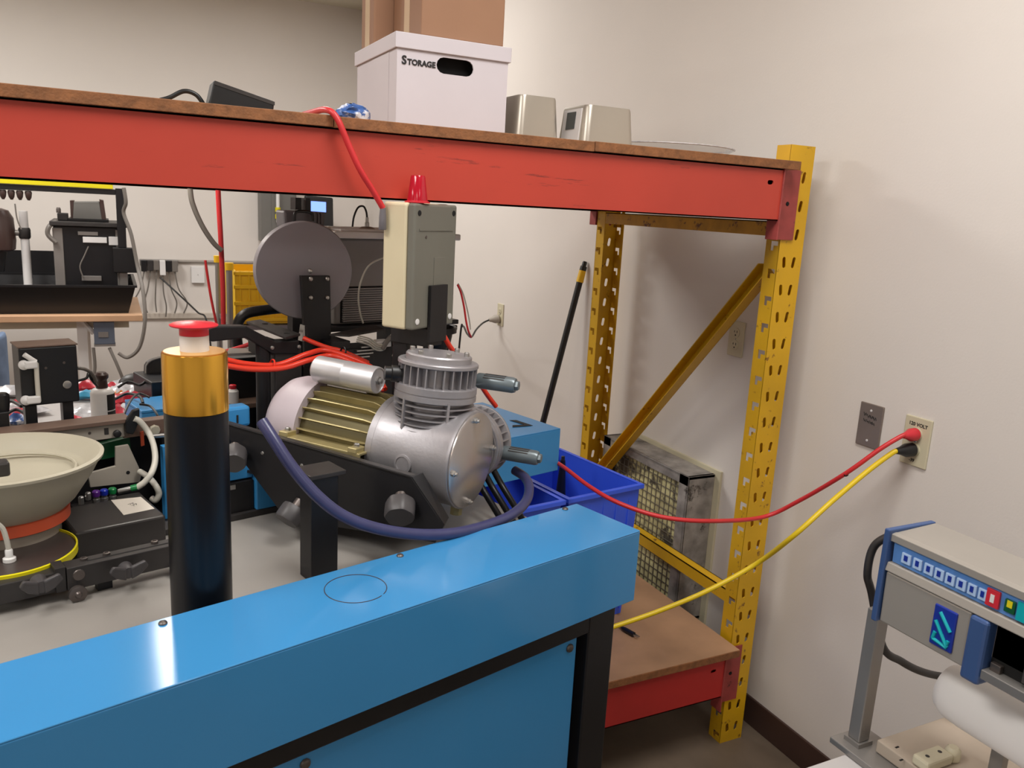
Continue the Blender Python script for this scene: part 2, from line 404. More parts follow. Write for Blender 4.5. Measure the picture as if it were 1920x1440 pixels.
# ================================================================== ON THE TOP SHELF
ZT = 1.7635
def quad_box(x0, x1, y0, y1, z0, z1, t, mt, name, parent, openz=True):
    b = MB(); b.bx((x0, y0, z0), (x1, y0+t, z1)); b.bx((x0, y1-t, z0), (x1, y1, z1))
    b.bx((x0, y0+t, z0), (x0+t, y1-t, z1)); b.bx((x1-t, y0+t, z0), (x1, y1-t, z1)); b.bx((x0+t, y0+t, z0), (x1-t, y1-t, z0+t))
    return b.build(name, mt, parent)
sb = thing('storage_box', 'white cardboard storage box with a lid and an oval hand hole on the top shelf', 'box', (.78, 2.1, ZT))
bx0, bx1, by0, by1, bz1 = .622, .908, 1.935, 2.28, 1.965
hx, hz, hw, hh = .768, 1.929, .096, .037
b = MB(); vs, fs = holed_plate([(bx0, ZT), (bx1, ZT), (bx1, bz1), (bx0, bz1)], [slot(hx, hz, hh, hw, 90)], .004)
b.add([(p.x, by0+.002+p.z, p.y) for p in vs], fs)
b.bx((bx0, by0+.004, ZT), (bx0+.004, by1, bz1)); b.bx((bx1-.004, by0+.004, ZT), (bx1, by1, bz1)); b.bx((bx0, by1-.004, ZT), (bx1, by1, bz1)); b.bx((bx0, by0, ZT), (bx1, by1, ZT+.004))
b.build('carton_body', 'white_card', sb)
MB().bx((bx0+.005, by0+.03, ZT+.005), (bx1-.005, by1-.005, bz1-.005)).build('contents', 'dark_inside', sb)
b = MB(); lz = 1.955
b.bx((bx0-.006, by0-.006, lz), (bx1+.006, by0-.002, lz+.034)); b.bx((bx0-.006, by1+.002, lz), (bx1+.006, by1+.006, lz+.034))
b.bx((bx0-.006, by0-.002, lz), (bx0-.002, by1+.002, lz+.034)); b.bx((bx1+.002, by0-.002, lz), (bx1+.006, by1+.002, lz+.034))
b.bx((bx0-.006, by0-.006, lz+.031), (bx1+.006, by1+.006, lz+.035)); b.build('lid', 'white_card', sb, bev=.0015)
MB().bx((bx0-.0008, by0+.06, ZT+.002), (bx0, by0+.2, lz-.002)).build('side_flap', 'white_card', sb)
p0 = Vec((.633, by0-.0012, 1.921))
text_part('lettering', 'S', p0, (1, 0, 0), (0, 0, 1), .0265, 'ink', sb, offset=.0007)
text_part('lettering', 'TORAGE', p0+Vec((.0140, 0, 0)), (1, 0, 0), (0, 0, 1), .0178, 'ink', sb, offset=.0006)
# cartons on the storage box
def carton(label, x0, x1, y0, y1, z0, z1, tape_x=None):
    c = thing('cardboard_carton', label, 'box', ((x0+x1)/2, (y0+y1)/2, z0), 'brown cartons stacked on the storage box')
    MB().bx((x0, y0, z0), (x1, y1, z1)).build('carton_body', 'kraft', c, bev=.004)
    MB().bx((x0+.004, (y0+y1)/2-.001, z1), (x1-.004, (y0+y1)/2+.001, z1+.0008)).build('flap_seam', 'dark_inside', c)
    MB().bx((x0-.0008, (y0+y1)/2-.02, z0+.002), (x0, (y0+y1)/2+.02, z1)).build('tape', 'tape', c)
    return c
lz1 = lz+.0355
carton('large brown carton on top of the white storage box, cut off above', .683, .898, 1.945, 2.16, lz1, lz1+.24)
carton('narrow brown carton standing behind the large one on the storage box', .632, .80, 2.163, 2.278, lz1, lz1+.26)
# steel canisters
def canister(x0, x1, y0, dy, h, label, disp=False):
    c = thing('steel_canister', label, 'canister', ((x0+x1)/2, y0+dy/2, ZT), 'steel canisters on the top shelf')
    n = 6; b = MB(); R = .018; tp = .008
    def ring(i, z):
        pts = []
        for (cx, cy, a) in ((x1-R, y0+dy-R, 0), (x0+R, y0+dy-R, 90), (x0+R, y0+R, 180), (x1-R, y0+R, 270)):
            for k in range(n+1):
                t = math.radians(a+90*k/n); pts.append((cx-(tp*i if cx > (x0+x1)/2 else -tp*i)+R*math.cos(t), cy-(tp*i if cy > y0+dy/2 else -tp*i)+R*math.sin(t), z))
        return pts
    lo = ring(0, ZT); hi = ring(1, ZT+h-.006); hi2 = [(Vec(p)*.97 + Vec(((x0+x1)/2, y0+dy/2, p[2]))*.03) for p in ring(1, ZT+h)]
    N = len(lo); b.add(lo+hi+list(hi2), [(i, (i+1) % N, N+(i+1) % N, N+i) for i in range(N)] + [(N+i, N+(i+1) % N, 2*N+(i+1) % N, 2*N+i) for i in range(N)] + [tuple(range(N-1, -1, -1)), tuple(range(2*N, 3*N))])
    b.build('canister_body', 'stainless', c, smooth=True)
    xa = x0+.004
    if disp:
        b = MB(); b.add([(x0-.003, y0+.03, ZT), (x0-.003, y0+dy-.03, ZT), (x0+tp-.003, y0+dy-.03, ZT+h-.008), (x0+tp-.003, y0+.03, ZT+h-.008),
                         (x0+.004, y0+.03, ZT), (x0+.004, y0+dy-.03, ZT), (x0+tp+.004, y0+dy-.03, ZT+h-.008), (x0+tp+.004, y0+.03, ZT+h-.008)],
                        [(0, 1, 2, 3), (4, 7, 6, 5), (0, 3, 7, 4), (1, 5, 6, 2), (3, 2, 6, 7), (0, 4, 5, 1)]); b.build('side_panel', 'stainless_light', c)
        za, zb = .46*h, .86*h
        def P(y, z): return Vec((x0-.004+tp*z/h, y, ZT+z))
        b = MB(); q = [P(y0+.055, za), P(y0+dy-.05, za), P(y0+dy-.05, zb), P(y0+.055, zb)]; b.prism(q, (.003, 0, 0)); b.build('display_window', 'screen_dark', c)
    return c
canister(.915+.02, 1.06, 1.92, .13, .122, 'plain stainless steel canister beside the storage box')
canister(1.09, 1.245, 1.85, .15, .107, 'stainless canister with a dark square window, beside the plain one', True)
# clear lid
cl = thing('clear_lid', 'shallow clear plastic lid lying on the right end of the top shelf', 'lid', (1.42, 2.05, ZT))
MB().lathe((1.485, 2.06, ZT), (0, 0, 1), [(.0001, 0), (.13, 0), (.16, .006), (.205, .036), (.2035, .0375), (.158, .008), (.13, .002), (.0001, .002)], 64).build('lid_dome', 'clear_plastic', cl, smooth=True)
MB().lathe((1.485, 2.06, ZT), (0, 0, 1), [(.204, .036), (.209, .037), (.209, .0395), (.204, .0395), (.204, .036)], 64, cap=False).build('rim', 'bag_clear', cl, smooth=True)
# black wedge and cable, parts bag
wd = thing('tilted_black_case', 'thin black case tilted on the top shelf beside a black cable', 'case', PY(455, 195, 1.78))
a0 = PY(390, 200, 1.76); b0_ = PY(401, 150, 1.76); c0 = PY(515, 190, 1.76); d0 = PY(512, 215, 1.76)
MB().prism([a0, b0_, c0, d0], (0, .07, 0)).build('case_body', 'black_plastic', wd, bev=.003)
MB().prism([b0_+Vec((.002, -.001, -.001)), c0+Vec((0, -.001, -.001)), c0+Vec((0, -.001, -.008)), b0_+Vec((0, -.001, -.008))], (0, .0015, 0)).build('seam', 'charcoal_metal', wd)
tag(MB().tube([PY(300, 188, 1.8), PY(318, 183, 1.8), PY(345, 171, 1.8), PY(368, 178, 1.8), PY(383, 198, 1.8)], .0045).build('black_cable', 'black_plastic', smooth=True), 'short black cable arching beside the tilted black case', 'cable')
b = MB(); cc = PY(662, 222, 1.80); cc.z = ZT+.02
b.sphere(cc, .034, 18, 12, (1.1, .8, .62))
for i, v in enumerate(b.v): b.v[i] = v + Vec((random.uniform(-1, 1), random.uniform(-1, 1), random.uniform(-.6, .6)))*.004
tag(b.build('crumpled_bag', 'bag_blue', smooth=True), 'small crumpled blue and white bag left of the storage box', 'bag')

# ================================================================== BLUE MACHINE
bm = thing('blue_machine', 'sky blue machine cabinet on a black frame in the foreground', 'machine', m(-.6, .3, -1.0))
ULEN = -1.75
b = MB(); t = .003
b.mbx((ULEN, 0, -.003), (0, .176, 0)); b.mbx((ULEN, 0, -.149), (0, .003, -.003)); b.mbx((-.003, .003, -.149), (0, .176, -.003)); b.mbx((ULEN, .173, -.085), (-.003, .176, -.003))
b.build('top_cover', 'blue_paint', bm, bev=.0022, seg=3)
for (u, v) in ((-.856, .16), (-.453, .163), (-.045, .165), (-1.3, .16)):
    screw(m(u, v, .0), (0, 0, 1), .0065, .004, 'screw', 'dark_steel', bm)
b = MB(); n = 48; c0 = m(-.578, .1, .0); pts = []
for k in range(n+1):
    tt = math.radians(-58+ 352*k/n); pts.append(c0 + U*(.049*math.cos(tt)) + V*(.049*math.sin(tt)) + W*.0003)
b.tube(pts, .0007, 5, False); lab(b.build('ring_mark', 'brown_plastic', bm), 'thin dark ring scratched on the blue cover')
MB().mbx((ULEN, .176, -.092), (-.215, .70, -.08)).mbx((-.215, .176, -.092), (-.003, .622, -.08)).build('tabletop', 'grey_plate', bm)
for (u0, u1, v0, v1) in ((-.105, -.03, .02, .075), (-.105, -.03, .33, .385), (-1.70, -1.63, .02, .075), (-1.70, -1.63, .33, .385)):
    MB().mbx((u0, v0, -1.0), (u1, v1, -.095)).build('frame_post', 'black_paint', bm, bev=.003)
MB().mbx((-1.63, .02, -.196), (-.105, .06, -.1)).build('frame_rail', 'black_paint', bm, bev=.002)
MB().mbx((-1.63, .02, -.95), (-.105, .06, -.88)).build('frame_rail', 'black_paint', bm, bev=.002)
MB().mbx((-.095, .06, -.18), (-.04, .345, -.1)).build('frame_rail', 'black_paint', bm, bev=.002)
MB().mbx((-1.63, .33, -.18), (-.105, .385, -.1)).build('frame_rail', 'black_paint', bm, bev=.002)
sp = MB().mbx((-1.615, .034, -.875), (-.122, .042, -.2)).build('side_panel', 'blue_paint', bm, bev=.002)
for (u, w_) in ((-.142, -.222), (-.70, -.222), (-1.3, -.222)): screw(m(u, .034, w_), -V, .009, .006, 'panel_screw', 'dark_steel', sp)
MB().mbx((-1.63, .36, -.88), (-.105, .366, -.18)).build('rear_panel', 'black_paint', bm)
# rear sub-frame on the tabletop
MB().mbx((-1.3, .655, -.08), (-.42, .70, -.066)).build('edge_rail', 'charcoal_metal', bm, bev=.002)
MB().mbx((-1.3, .71, -.14), (-.215, 1.10, -.12)).build('rear_deck', 'black_metal', bm, bev=.002)
for u in (-1.25, -.75, -.26): MB().mbx((u-.02, .37, -.18), (u+.02, 1.09, -.141)).build('deck_rail', 'black_metal', bm)
for u in (-1.25, -.26): MB().mbx((u-.02, 1.05, -.6425), (u+.02, 1.09, -.18)).build('deck_leg', 'black_metal', bm)

hq = PV(470, 670, 1.0)-O; hl_, hr_ = (PV(424, 700, 1.0)-O).dot(U), (PV(530, 700, 1.0)-O).dot(U)
MB().mbx((hl_, 1.0, -.1195), (hr_, 1.09, hq.z)).build('rear_housing', 'black_paint', bm, bev=.002)
lz_ = (PV(465, 755, .95)-O).z
MB().mbx((hl_-.01, .94, lz_-.012), (hr_, .999, lz_)).build('rear_ledge', 'brown_trim', bm, bev=.001)
MB().mbx((hl_+.02, .965, -.1195), (hl_+.05, .995, lz_-.012)).build('ledge_post', 'black_metal', bm)
wbt = thing('white_bottle', 'small white bottle with a red cap on the ledge right of the gold band', 'bottle', m((PV(436, 740, .965)-O).dot(U), .965, lz_))
wb0 = m((PV(437, 740, .965)-O).dot(U), .965, lz_)
MB().lathe(wb0, W, [(.013, .0003), (.0135, .002), (.0135, .03), (.008, .036)], 20).build('bottle_body', 'white_plastic', wbt, smooth=True)
MB().lathe(wb0, W, [(.008, .036), (.0085, .037), (.0085, .045), (.007, .046)], 16).build('bottle_cap', 'red_plastic', wbt, smooth=True)
# black cylinder
cy = thing('black_canister', 'tall glossy black cylinder with a gold band, white collar and red cap', 'canister', m(-.77, .242, -.08))
cb = m(-.77, .242, -.08)
MB().lathe(cb, W, [(.0452, 0), (.0455, .002), (.0455, .366), (.0448, .3665)], 64).build('cylinder_body', 'gloss_black', cy, smooth=True)
MB().lathe(cb, W, [(.0440, .3665), (.0462, .367), (.0462, .452), (.0455, .4545), (.0440, .455), (.022, .4552)], 64).build('gold_band', 'gold_metal', cy, smooth=True)
MB().lathe(cb, W, [(.0425, .4552), (.0425, .4562), (.021, .4564)], 64).build('gold_cap', 'gold_rim', cy, smooth=True)
MB().lathe(cb, W, [(.0205, .4562), (.0205, .479), (.0195, .4795)], 40).build('collar', 'white_plastic', cy, smooth=True)
MB().lathe(cb, W, [(.0205, .4795), (.0205, .488), (.0215, .490), (.033, .4925), (.034, .4945), (.030, .4965), (.0001, .499)], 40).build('button_cap', 'red_plastic', cy, smooth=True)

# ------------------------------------------------------------------ compressor
P0 = Vec((.63669, 1.44311, 1.103))
E1 = Vec((.64239604, -.76557779, -.0348995)); E2 = Vec((.76261355, .64308672, -.06971398)); E3 = Vec((.07581488, .01816916, .99695636))
EE = (E1, E2, E3)
def q(a, b_, c): return P0 + E1*a + E2*b_ + E3*c
cp = thing('air_compressor', 'silver piston air compressor with a finned olive motor on a black stand', 'compressor', q(-.2, 0, -.10))
MB().lathe(q(-.178, 0, 0), E1, [(.096, 0), (.1005, .004), (.1005, .016), (.097, .03), (.098, .165), (.1005, .170), (.1005, .177), (.096, .178)], 64).build('crankcase', 'cast_aluminium', cp, smooth=True)
cvp = MB().lathe(q(0, 0, 0), E1, [(.0975, 0), (.0975, .003), (.094, .0045), (.0001, .005)], 64).build('cover_plate', 'aluminium_cover', cp, smooth=True)
for ang in (97, 186, 268, 8):
    a = math.radians(ang); pz = q(.004, .086*math.cos(a), .086*math.sin(a))
    MB().lathe(pz, E1, [(.0065, 0), (.0065, .006), (.004, .0075), (.004, .011), (.003, .012)], 8).build('cover_screw', 'steel', cvp, smooth=True)
MB().lathe(q(-.10, -.095, -.01), -E2, [(.019, 0), (.019, .004), (.015, .0045), (.015, .003), (.004, .003), (.0001, .003)], 24).build('boss', 'cast_aluminium', cp, smooth=True)
def cylhead(axis, side, ctr, tag_rib):
    # barrel with cooling rings, flange, finned head, cap; "axis" leads out of the crankcase
    e = axis
    MB().lathe(ctr, e, [(.062, .04), (.062, .118)], 48).build('barrel', 'cast_aluminium', cp, smooth=True)
    for k in range(5):
        h = .054+k*.0125
        MB().lathe(ctr, e, [(.062, h), (.0815, h), (.0815, h+.0026), (.062, h+.0026)], 56).build('cooling_fin', 'cast_aluminium', cp)
    if tag_rib:
        for an in (252, 318, 200):
            a = math.radians(an); r_ = E1*math.cos(a) + E2*math.sin(a)
            r_ = (E1*math.cos(a)+side*math.sin(a))
            MB().box(ctr + r_*.074 + e*.086, (.021, .005, .068), (r_, e.cross(r_), e)).build('rib', 'cast_aluminium', cp)
    MB().lathe(ctr, e, [(.080, .114), (.0835, .116), (.0835, .126), (.0815, .127), (.0815, .129), (.0835, .130), (.0835, .143), (.080, .145)], 56).build('head_flange', 'cast_aluminium', cp, smooth=True)
    MB().lathe(ctr, e, [(.064, .145), (.064, .19)], 40).build('head_core', 'cast_aluminium', cp, smooth=True)
    for k in range(28):
        a = 2*math.pi*k/28; r_ = E1*math.cos(a)+side*math.sin(a)
        MB().box(ctr + r_*.071 + e*.166, (.018, .0028, .044), (r_, e.cross(r_), e)).build('head_fin', 'cast_aluminium', cp)
    MB().lathe(ctr, e, [(.080, .183), (.082, .1845), (.082, .190), (.080, .192)], 56).build('head_plate', 'cast_aluminium', cp, smooth=True)
    MB().lathe(ctr, e, [(.067, .190), (.067, .203), (.0645, .206), (.045, .2065), (.0001, .207)], 56).build('head_cap', 'cast_aluminium', cp, smooth=True)
    for k in range(6):
        a = 2*math.pi*(k+.3)/6; r_ = E1*math.cos(a)+side*math.sin(a)
        MB().lathe(ctr+r_*.056, e, [(.0055, .206), (.0055, .213), (.004, .215)], 6).build('head_bolt', 'steel', cp)
cylhead(E3, E2, q(-.095, 0, -.002), True)
cylhead(E2, E3, q(-.088, .03, -.012), False)
def muffler(p, d, L_):
    MB().lathe(p, d, [(.015, 0), (.0165, .004), (.0165, L_-.006), (.0145, L_), (.0001, L_+.0005)], 28).build('muffler', 'muffler_grey', cp, smooth=True)
    o = MB()
    for k in range(7):
        a = math.radians(25+k*20); r_ = E2*math.cos(a)+E3*math.sin(a)
        o.box(p + d*(L_*.48) + r_*.0163, (.0012, .0026, L_*.55), (r_, d.cross(r_), d))
    o.build('muffler_slots', 'charcoal_metal', cp)['kind'] = 'stuff'
    MB().lathe(p+d*L_, d, [(.0105, -.001), (.0105, .006), (.009, .0075)], 6).build('muffler_nut', 'muffler_grey', cp)
dm = (E1*.97+E2*.12+E3*.02).normalized()
muffler(q(-.035, .066, .152), dm, .083)
muffler(q(-.012, .19, -.022), dm, .083)
# second stub on the left of the top head
MB().lathe(q(-.148, -.052, .158), -(E1*.75+E2*.65), [(.017, 0), (.017, .02), (.014, .022), (.014, .034)], 20).build('inlet_stub', 'black_plastic', cp, smooth=True)
# motor
MB().lathe(q(-.375, 0, 0), E1, [(.084, 0), (.084, .20)], 48).build('motor_body', 'olive_gold_dark', cp, smooth=True)
for k in range(26):
    a = 2*math.pi*(k+.5)/26; r_ = E2*math.cos(a)+E3*math.sin(a)
    if -.02 < a-3.14 < .55: continue
    b = MB(); w1 = .0024
    pr_ = [(-.365, .080), (-.365, .095), (-.34, .0985), (-.21, .0985), (-.188, .091), (-.188, .080)]
    tn = E1.cross(r_)
    b.prism([P0 + E1*x + r_*y - tn*w1/2 for x, y in pr_], tn*w1); b.build('motor_fin', 'olive_gold', cp)
MB().lathe(q(-.192, 0, 0), E1, [(.088, 0), (.101, .004), (.101, .018)], 56).build('motor_flange', 'cast_aluminium', cp, smooth=True)
MB().lathe(q(-.458, 0, 0), E1, [(.0001, -.004), (.06, -.003), (.084, .004), (.097, .02), (.1035, .04), (.1045, .095), (.1025, .095)], 56).build('fan_cover', 'mauve_grey_paint', cp, smooth=True)
b = MB(); b.box(q(-.285, -.098, -.004), (.205, .055, .005), EE); b.box(q(-.285, -.123, -.009), (.205, .004, .012), EE); b.build('motor_foot', 'olive_gold', cp, bev=.001)
for a_ in (-.37, -.20):
    MB().box(q(a_, -.112, .002), (.022, .03, .012), EE).build('foot_pad', 'olive_gold', cp, bev=.002)
    MB().lathe(q(a_, -.112, .008), E3, [(.006, 0), (.006, .005), (.004, .007)], 6).build('foot_bolt', 'steel', cp)
b = MB(); b.box(q(-.285, .098, -.004), (.205, .055, .005), EE); b.build('motor_foot', 'olive_gold', cp, bev=.001)
# capacitor on the motor
cpo = MB().lathe(q(-.372, -.028, .1305), E1, [(.0001, 0), (.024, .001), (.0285, .006), (.0285, .078), (.0290, .080), (.0285, .082), (.0285, .152), (.0278, .156), (.0255, .1565), (.0255, .155), (.0001, .155)], 48).build('capacitor', 'aluminium_can', cp, smooth=True)
MB().lathe(q(-.217, -.028, .1305), E1, [(.0085, -.001), (.0085, .004), (.0055, .005), (.0055, .010), (.003, .0115)], 8).build('stud', 'steel', cpo, smooth=True)
MB().box(q(-.295, -.014, .104), (.10, .02, .014), EE).build('capacitor_bracket', 'aluminium_can', cp, bev=.001)
MB().lathe(q(-.03, .02, -.096), E3, [(.013, -.03), (.013, -.01), (.009, 0), (.009, .01)], 8).build('brass_elbow', 'olive_gold', cp, smooth=True)

# ------------------------------------------------------------------ compressor stand
st = thing('compressor_stand', 'black angled steel bracket with clamp knobs carrying the compressor', 'stand', m(-.55, .37, -.08))
MB().box(q(-.29, 0, -.1065), (.44, .20, .006), EE).build('base_plate', 'black_metal', st)
pts = [(-.52, .004), (-.05, -.013), (.028, -.088), (.012, -.128), (-.33, -.165), (-.44, -.075)]
MB().prism([q(a, -.150, c) for a, c in pts], E2*.006).build('side_plate', 'black_metal', st, bev=.001)
MB().prism([q(-.52, -.150, .004), q(-.05, -.150, -.013), q(-.05, -.128, -.013), q(-.52, -.128, .004)], -E3*.006).build('top_flange', 'charcoal_metal', st, bev=.001)
MB().prism([q(-.05, -.150, -.013), q(.028, -.150, -.088), q(.012, -.150, -.128), q(.0, -.110, -.128), q(.014, -.110, -.088), q(-.05, -.110, -.013)], E1*.004).build('end_flange', 'black_metal', st, bev=.001)
p = MB(); pu0 = m(-.583, .335, -.08)
p.mbx((-.552, .30, -.08), (-.498, .345, .118)); pil = p.build('pillar', 'black_metal', st, bev=.002)
MB().mbx((-.556, .296, .118), (-.485, .36, .126)).build('pillar_cap', 'charcoal_metal', pil, bev=.001)
def knob(pos, d, r, name, par, h=.03):
    n = 7; b = MB(); d = Vec(d).normalized(); t_ = Vec((0, 0, 1)) if abs(d.z) < .9 else Vec((1, 0, 0)); e = d.cross(t_).normalized(); g = d.cross(e)
    ring = []
    for k in range(n*6):
        a = 2*math.pi*k/(n*6); rr = r*(1+.022*math.cos(a*n)); ring.append((e*math.cos(a)+g*math.sin(a))*rr)
    N = len(ring); P_ = [Vec(pos)+x*.93 for x in ring]+[Vec(pos)+d*h*.15+x for x in ring]+[Vec(pos)+d*h*.85+x for x in ring]+[Vec(pos)+d*h+x*.92 for x in ring]
    fs = [(j*N+i, j*N+(i+1) % N, (j+1)*N+(i+1) % N, (j+1)*N+i) for j in range(3) for i in range(N)] + [tuple(range(N-1, -1, -1)), tuple(range(3*N, 4*N))]
    b.add(P_, fs); o = b.build(name, 'knob_grey', par, smooth=True)
    MB().cyl(Vec(pos)-d*.018, Vec(pos)+d*.001, r*.42).build('stem', 'dark_steel', o, smooth=True)
    return o
kd = -E2*.6 - E3*.45 + E1*.35
knob(q(-.060, -.160, -.064), kd, .0285, 'clamp_knob', st, .036)
knob(q(-.300, -.160, -.132), -E2*.6-E3*.62-E1*.1, .026, 'clamp_knob', st, .032)
knob(q(-.455, -.17, -.045), -E2*.6+E1*.5-E3*.4, .026, 'clamp_knob', st, .036)
for a, c in ((-.30, -.045), (-.06, -.1), (-.2, -.12), (-.4, -.04)):
    MB().lathe(q(a, -.150, c), -E2, [(.004, 0), (.003, .002)], 8).build('screw', 'steel', st)
# blue hose
hp = [(491, 790, .335), (512, 822, .31), (545, 872, .28), (590, 925, .25), (640, 965, .225), (700, 989, .205), (770, 1001, .19), (840, 1001, .178), (900, 989, .185), (955, 968, .20), (985, 942, .235), (992, 915, .275), (984, 895, .32), (965, 882, .36)]
tag(MB().tube([PV(*p_) for p_ in hp], .0105, 14).build('blue_hose', 'blue_hose', smooth=True), 'dark blue rubber hose curving in front of the compressor stand onto the blue cover', 'hose')
for i, dx in enumerate((0, 17, 34)):
    hh_ = [(892+dx, 893-.3*dx, .38), (908+dx, 922-.3*dx, .36), (930+dx, 958-.3*dx, .31), (950+dx, 992-.3*dx, .25)]
    tag(MB().tube([PV(*p_) for p_ in hh_], .0072).build('black_hose', 'black_plastic', smooth=True), ['black hose under the compressor, nearest the round cover plate', 'middle one of the three black hoses under the compressor', 'black hose under the compressor, nearest the blue bins'][i], 'hose', 'black hoses under the compressor')
# ------------------------------------------------------------------ orange tubes
def tubes(lst, r, mt, name, label, cat, grp=None):
    return tag(MB().tube(lst, r, 10).build(name, mt, smooth=True), label, cat, grp)
g = 'orange air tubes behind the compressor'
tubes([PV(*p_) for p_ in ((415, 672, .72), (460, 682, .72), (520, 684, .72), (575, 664, .72), (610, 657, .72), (655, 670, .68), (700, 692, .62), (722, 730, .56))], .0062, 'orange_tube', 'orange_tube', 'uppermost orange air tube of the bundle behind the gold band', 'tube', g)
tubes([PV(*p_) for p_ in ((415, 684, .70), (470, 692, .70), (530, 690, .70), (580, 675, .70), (620, 667, .70), (660, 679, .66), (700, 700, .60), (716, 735, .56))], .0062, 'orange_tube', 'orange_tube', 'lowest orange air tube of the bundle, sagging by the gold band', 'tube', g)
tubes([PV(*p_) for p_ in ((569, 634, .78), (590, 643, .76), (615, 652, .74), (645, 660, .72), (690, 680, .72))], .0055, 'orange_tube', 'orange_tube', 'short orange air tube joining the bundle from the black column', 'tube', g)
tubes([PV(*p_) for p_ in ((400, 664, .90), (430, 657, .90), (460, 648, .90), (478, 640, .90))], .005, 'red_cable', 'red_tube', 'short dull red tube passing under the black swing arm', 'tube')
tubes([PV(*p_) for p_ in ((826, 618, .60), (838, 640, .60), (850, 658, .60), (880, 690, .60), (912, 738, .60), (930, 762, .60))], .0062, 'orange_tube', 'orange_tube', 'orange air tube running from below the enclosure behind the compressor head', 'tube')
for (x, y, v, lb) in ((644, 660, .70, 'black tie around the orange tubes above the silver capacitor'), (511, 684, .72, 'pale tie around the orange tubes next to the gold band')):
    pc = PV(x, y, v); dr = (PV(x+12, y+2, v)-pc).normalized()
    tag(MB().lathe(pc-dr*.003, dr, [(.0115, 0), (.0130, .001), (.0130, .0035), (.0115, .0045), (.0115, 0)], 20, cap=False).build('cable_tie', 'black_plastic' if x > 600 else 'orange_tube', smooth=True), lb, 'cable tie')

# ------------------------------------------------------------------ swing arm on columns
sa = thing('swing_arm', 'black machined arm with two holes on a black column beside the disc', 'arm', m(-.35, .80, -.12))
VA = .78
MB().prism([PV(383, 620, VA), PV(400, 612, VA), PV(462, 612, VA), PV(516, 640, VA), PV(562, 638, VA), PV(560, 664, VA), PV(512, 664, VA), PV(462, 634, VA), PV(400, 641, VA), PV(386, 639, VA)], V*.035).build('arm_body', 'black_metal', sa, bev=.003)
pz = (PV(540, 634, VA)-O).z+.001
tpo = MB().prism([PW(462, 607, pz), PW(488, 603, pz), PW(563, 630, pz), PW(536, 637, pz)], W*.006).build('top_pad', 'charcoal_metal', sa, bev=.001)
for x, y in ((497, 607), (538, 625)): MB().lathe(PW(x, y, pz+.0061), W, [(.0075, 0), (.0075, .0006)], 16).build('hole', 'dark_inside', tpo)
MB().mbx((-.392, .785, -.12), (-.325, .835, pz-.02)).build('column', 'charcoal_metal', sa, bev=.003)
u2 = (PV(494, 740, .80)-O).dot(U)
MB().cyl(m(u2, .80, -.12), m(u2, .80, .27), .0165, n=24).build('guide_rod', 'black_metal', sa, smooth=True)
MB().lathe(m(u2+.05, .83, -.12), W, [(.014, 0), (.014, .06), (.009, .062), (.009, .30)], 20).build('pale_rod', 'bowl_beige', sa, smooth=True)
MB().prism([PV(424, 668, .84), PV(512, 664, .84), PV(516, 655, .90), PV(430, 657, .90)], W*.006).build('grey_shelf', 'grey_plate', sa)
MB().prism([PV(478, 632, .79), PV(515, 636, .79), PV(512, 666, .79), PV(480, 664, .79)], V*.04).build('arm_block', 'black_metal', sa)
MB().tube([PV(*p_) for p_ in ((446, 650, .95), (444, 628, .95), (447, 604, .95), (462, 588, .95), (500, 581, .95), (545, 577, .95))], .0125, 12).build('bent_tube', 'black_plastic', sa, smooth=True)
for x, y in ((510, 652), (560, 650)): screw(PV(x, y, VA), -V, .005, .004, 'bolt', 'steel', sa)
# ------------------------------------------------------------------ disc on bracket
dc = thing('reel_disc', 'large dark grey disc on a black upright bracket behind the compressor', 'disc', m(-.30, .88, -.12))
cdp = PV(572, 508, .865); nd = (-V*.96 - U*.22 - W*.02).normalized()
rD = .1165
MB().lathe(cdp, nd, [(rD-.003, -.028), (rD+.0008, -.025), (rD+.0008, -.004), (rD-.0015, 0), (rD*.5, .0004), (.0001, .0006)], 96).build('disc_plate', 'disc_grey', dc, smooth=True)
MB().cyl(cdp-nd*.06, cdp-nd*.028, .03).build('hub', 'black_metal', dc, smooth=True)
bp_ = [PV(565, 517, .825), PV(619, 517, .825), PV(621, 600, .825), PV(621, 690, .825), PV(572, 690, .825), PV(570, 600, .825)]
brk = MB().prism(bp_, V*.012).build('bracket_plate', 'black_metal', dc, bev=.0015)
pu = PV(596, 660, .85); u_ = (pu-O).dot(U)
MB().mbx((u_-.027, .838, -.12), (u_+.027, .875, .30)).build('column', 'black_metal', dc, bev=.002)
for x, y in ((582, 523), (613, 523), (582, 558), (613, 558)): screw(PV(x, y, .825), -V, .0058, .005, 'bolt', 'steel', brk)
screw(PV(581, 508, .84), -V, .006, .006, 'bolt', 'steel', dc)
MB().prism([PV(570, 610, .825), PV(576, 610, .825), PV(578, 640, .825), PV(566, 640, .825)], V*.02).build('clip', 'steel', dc)

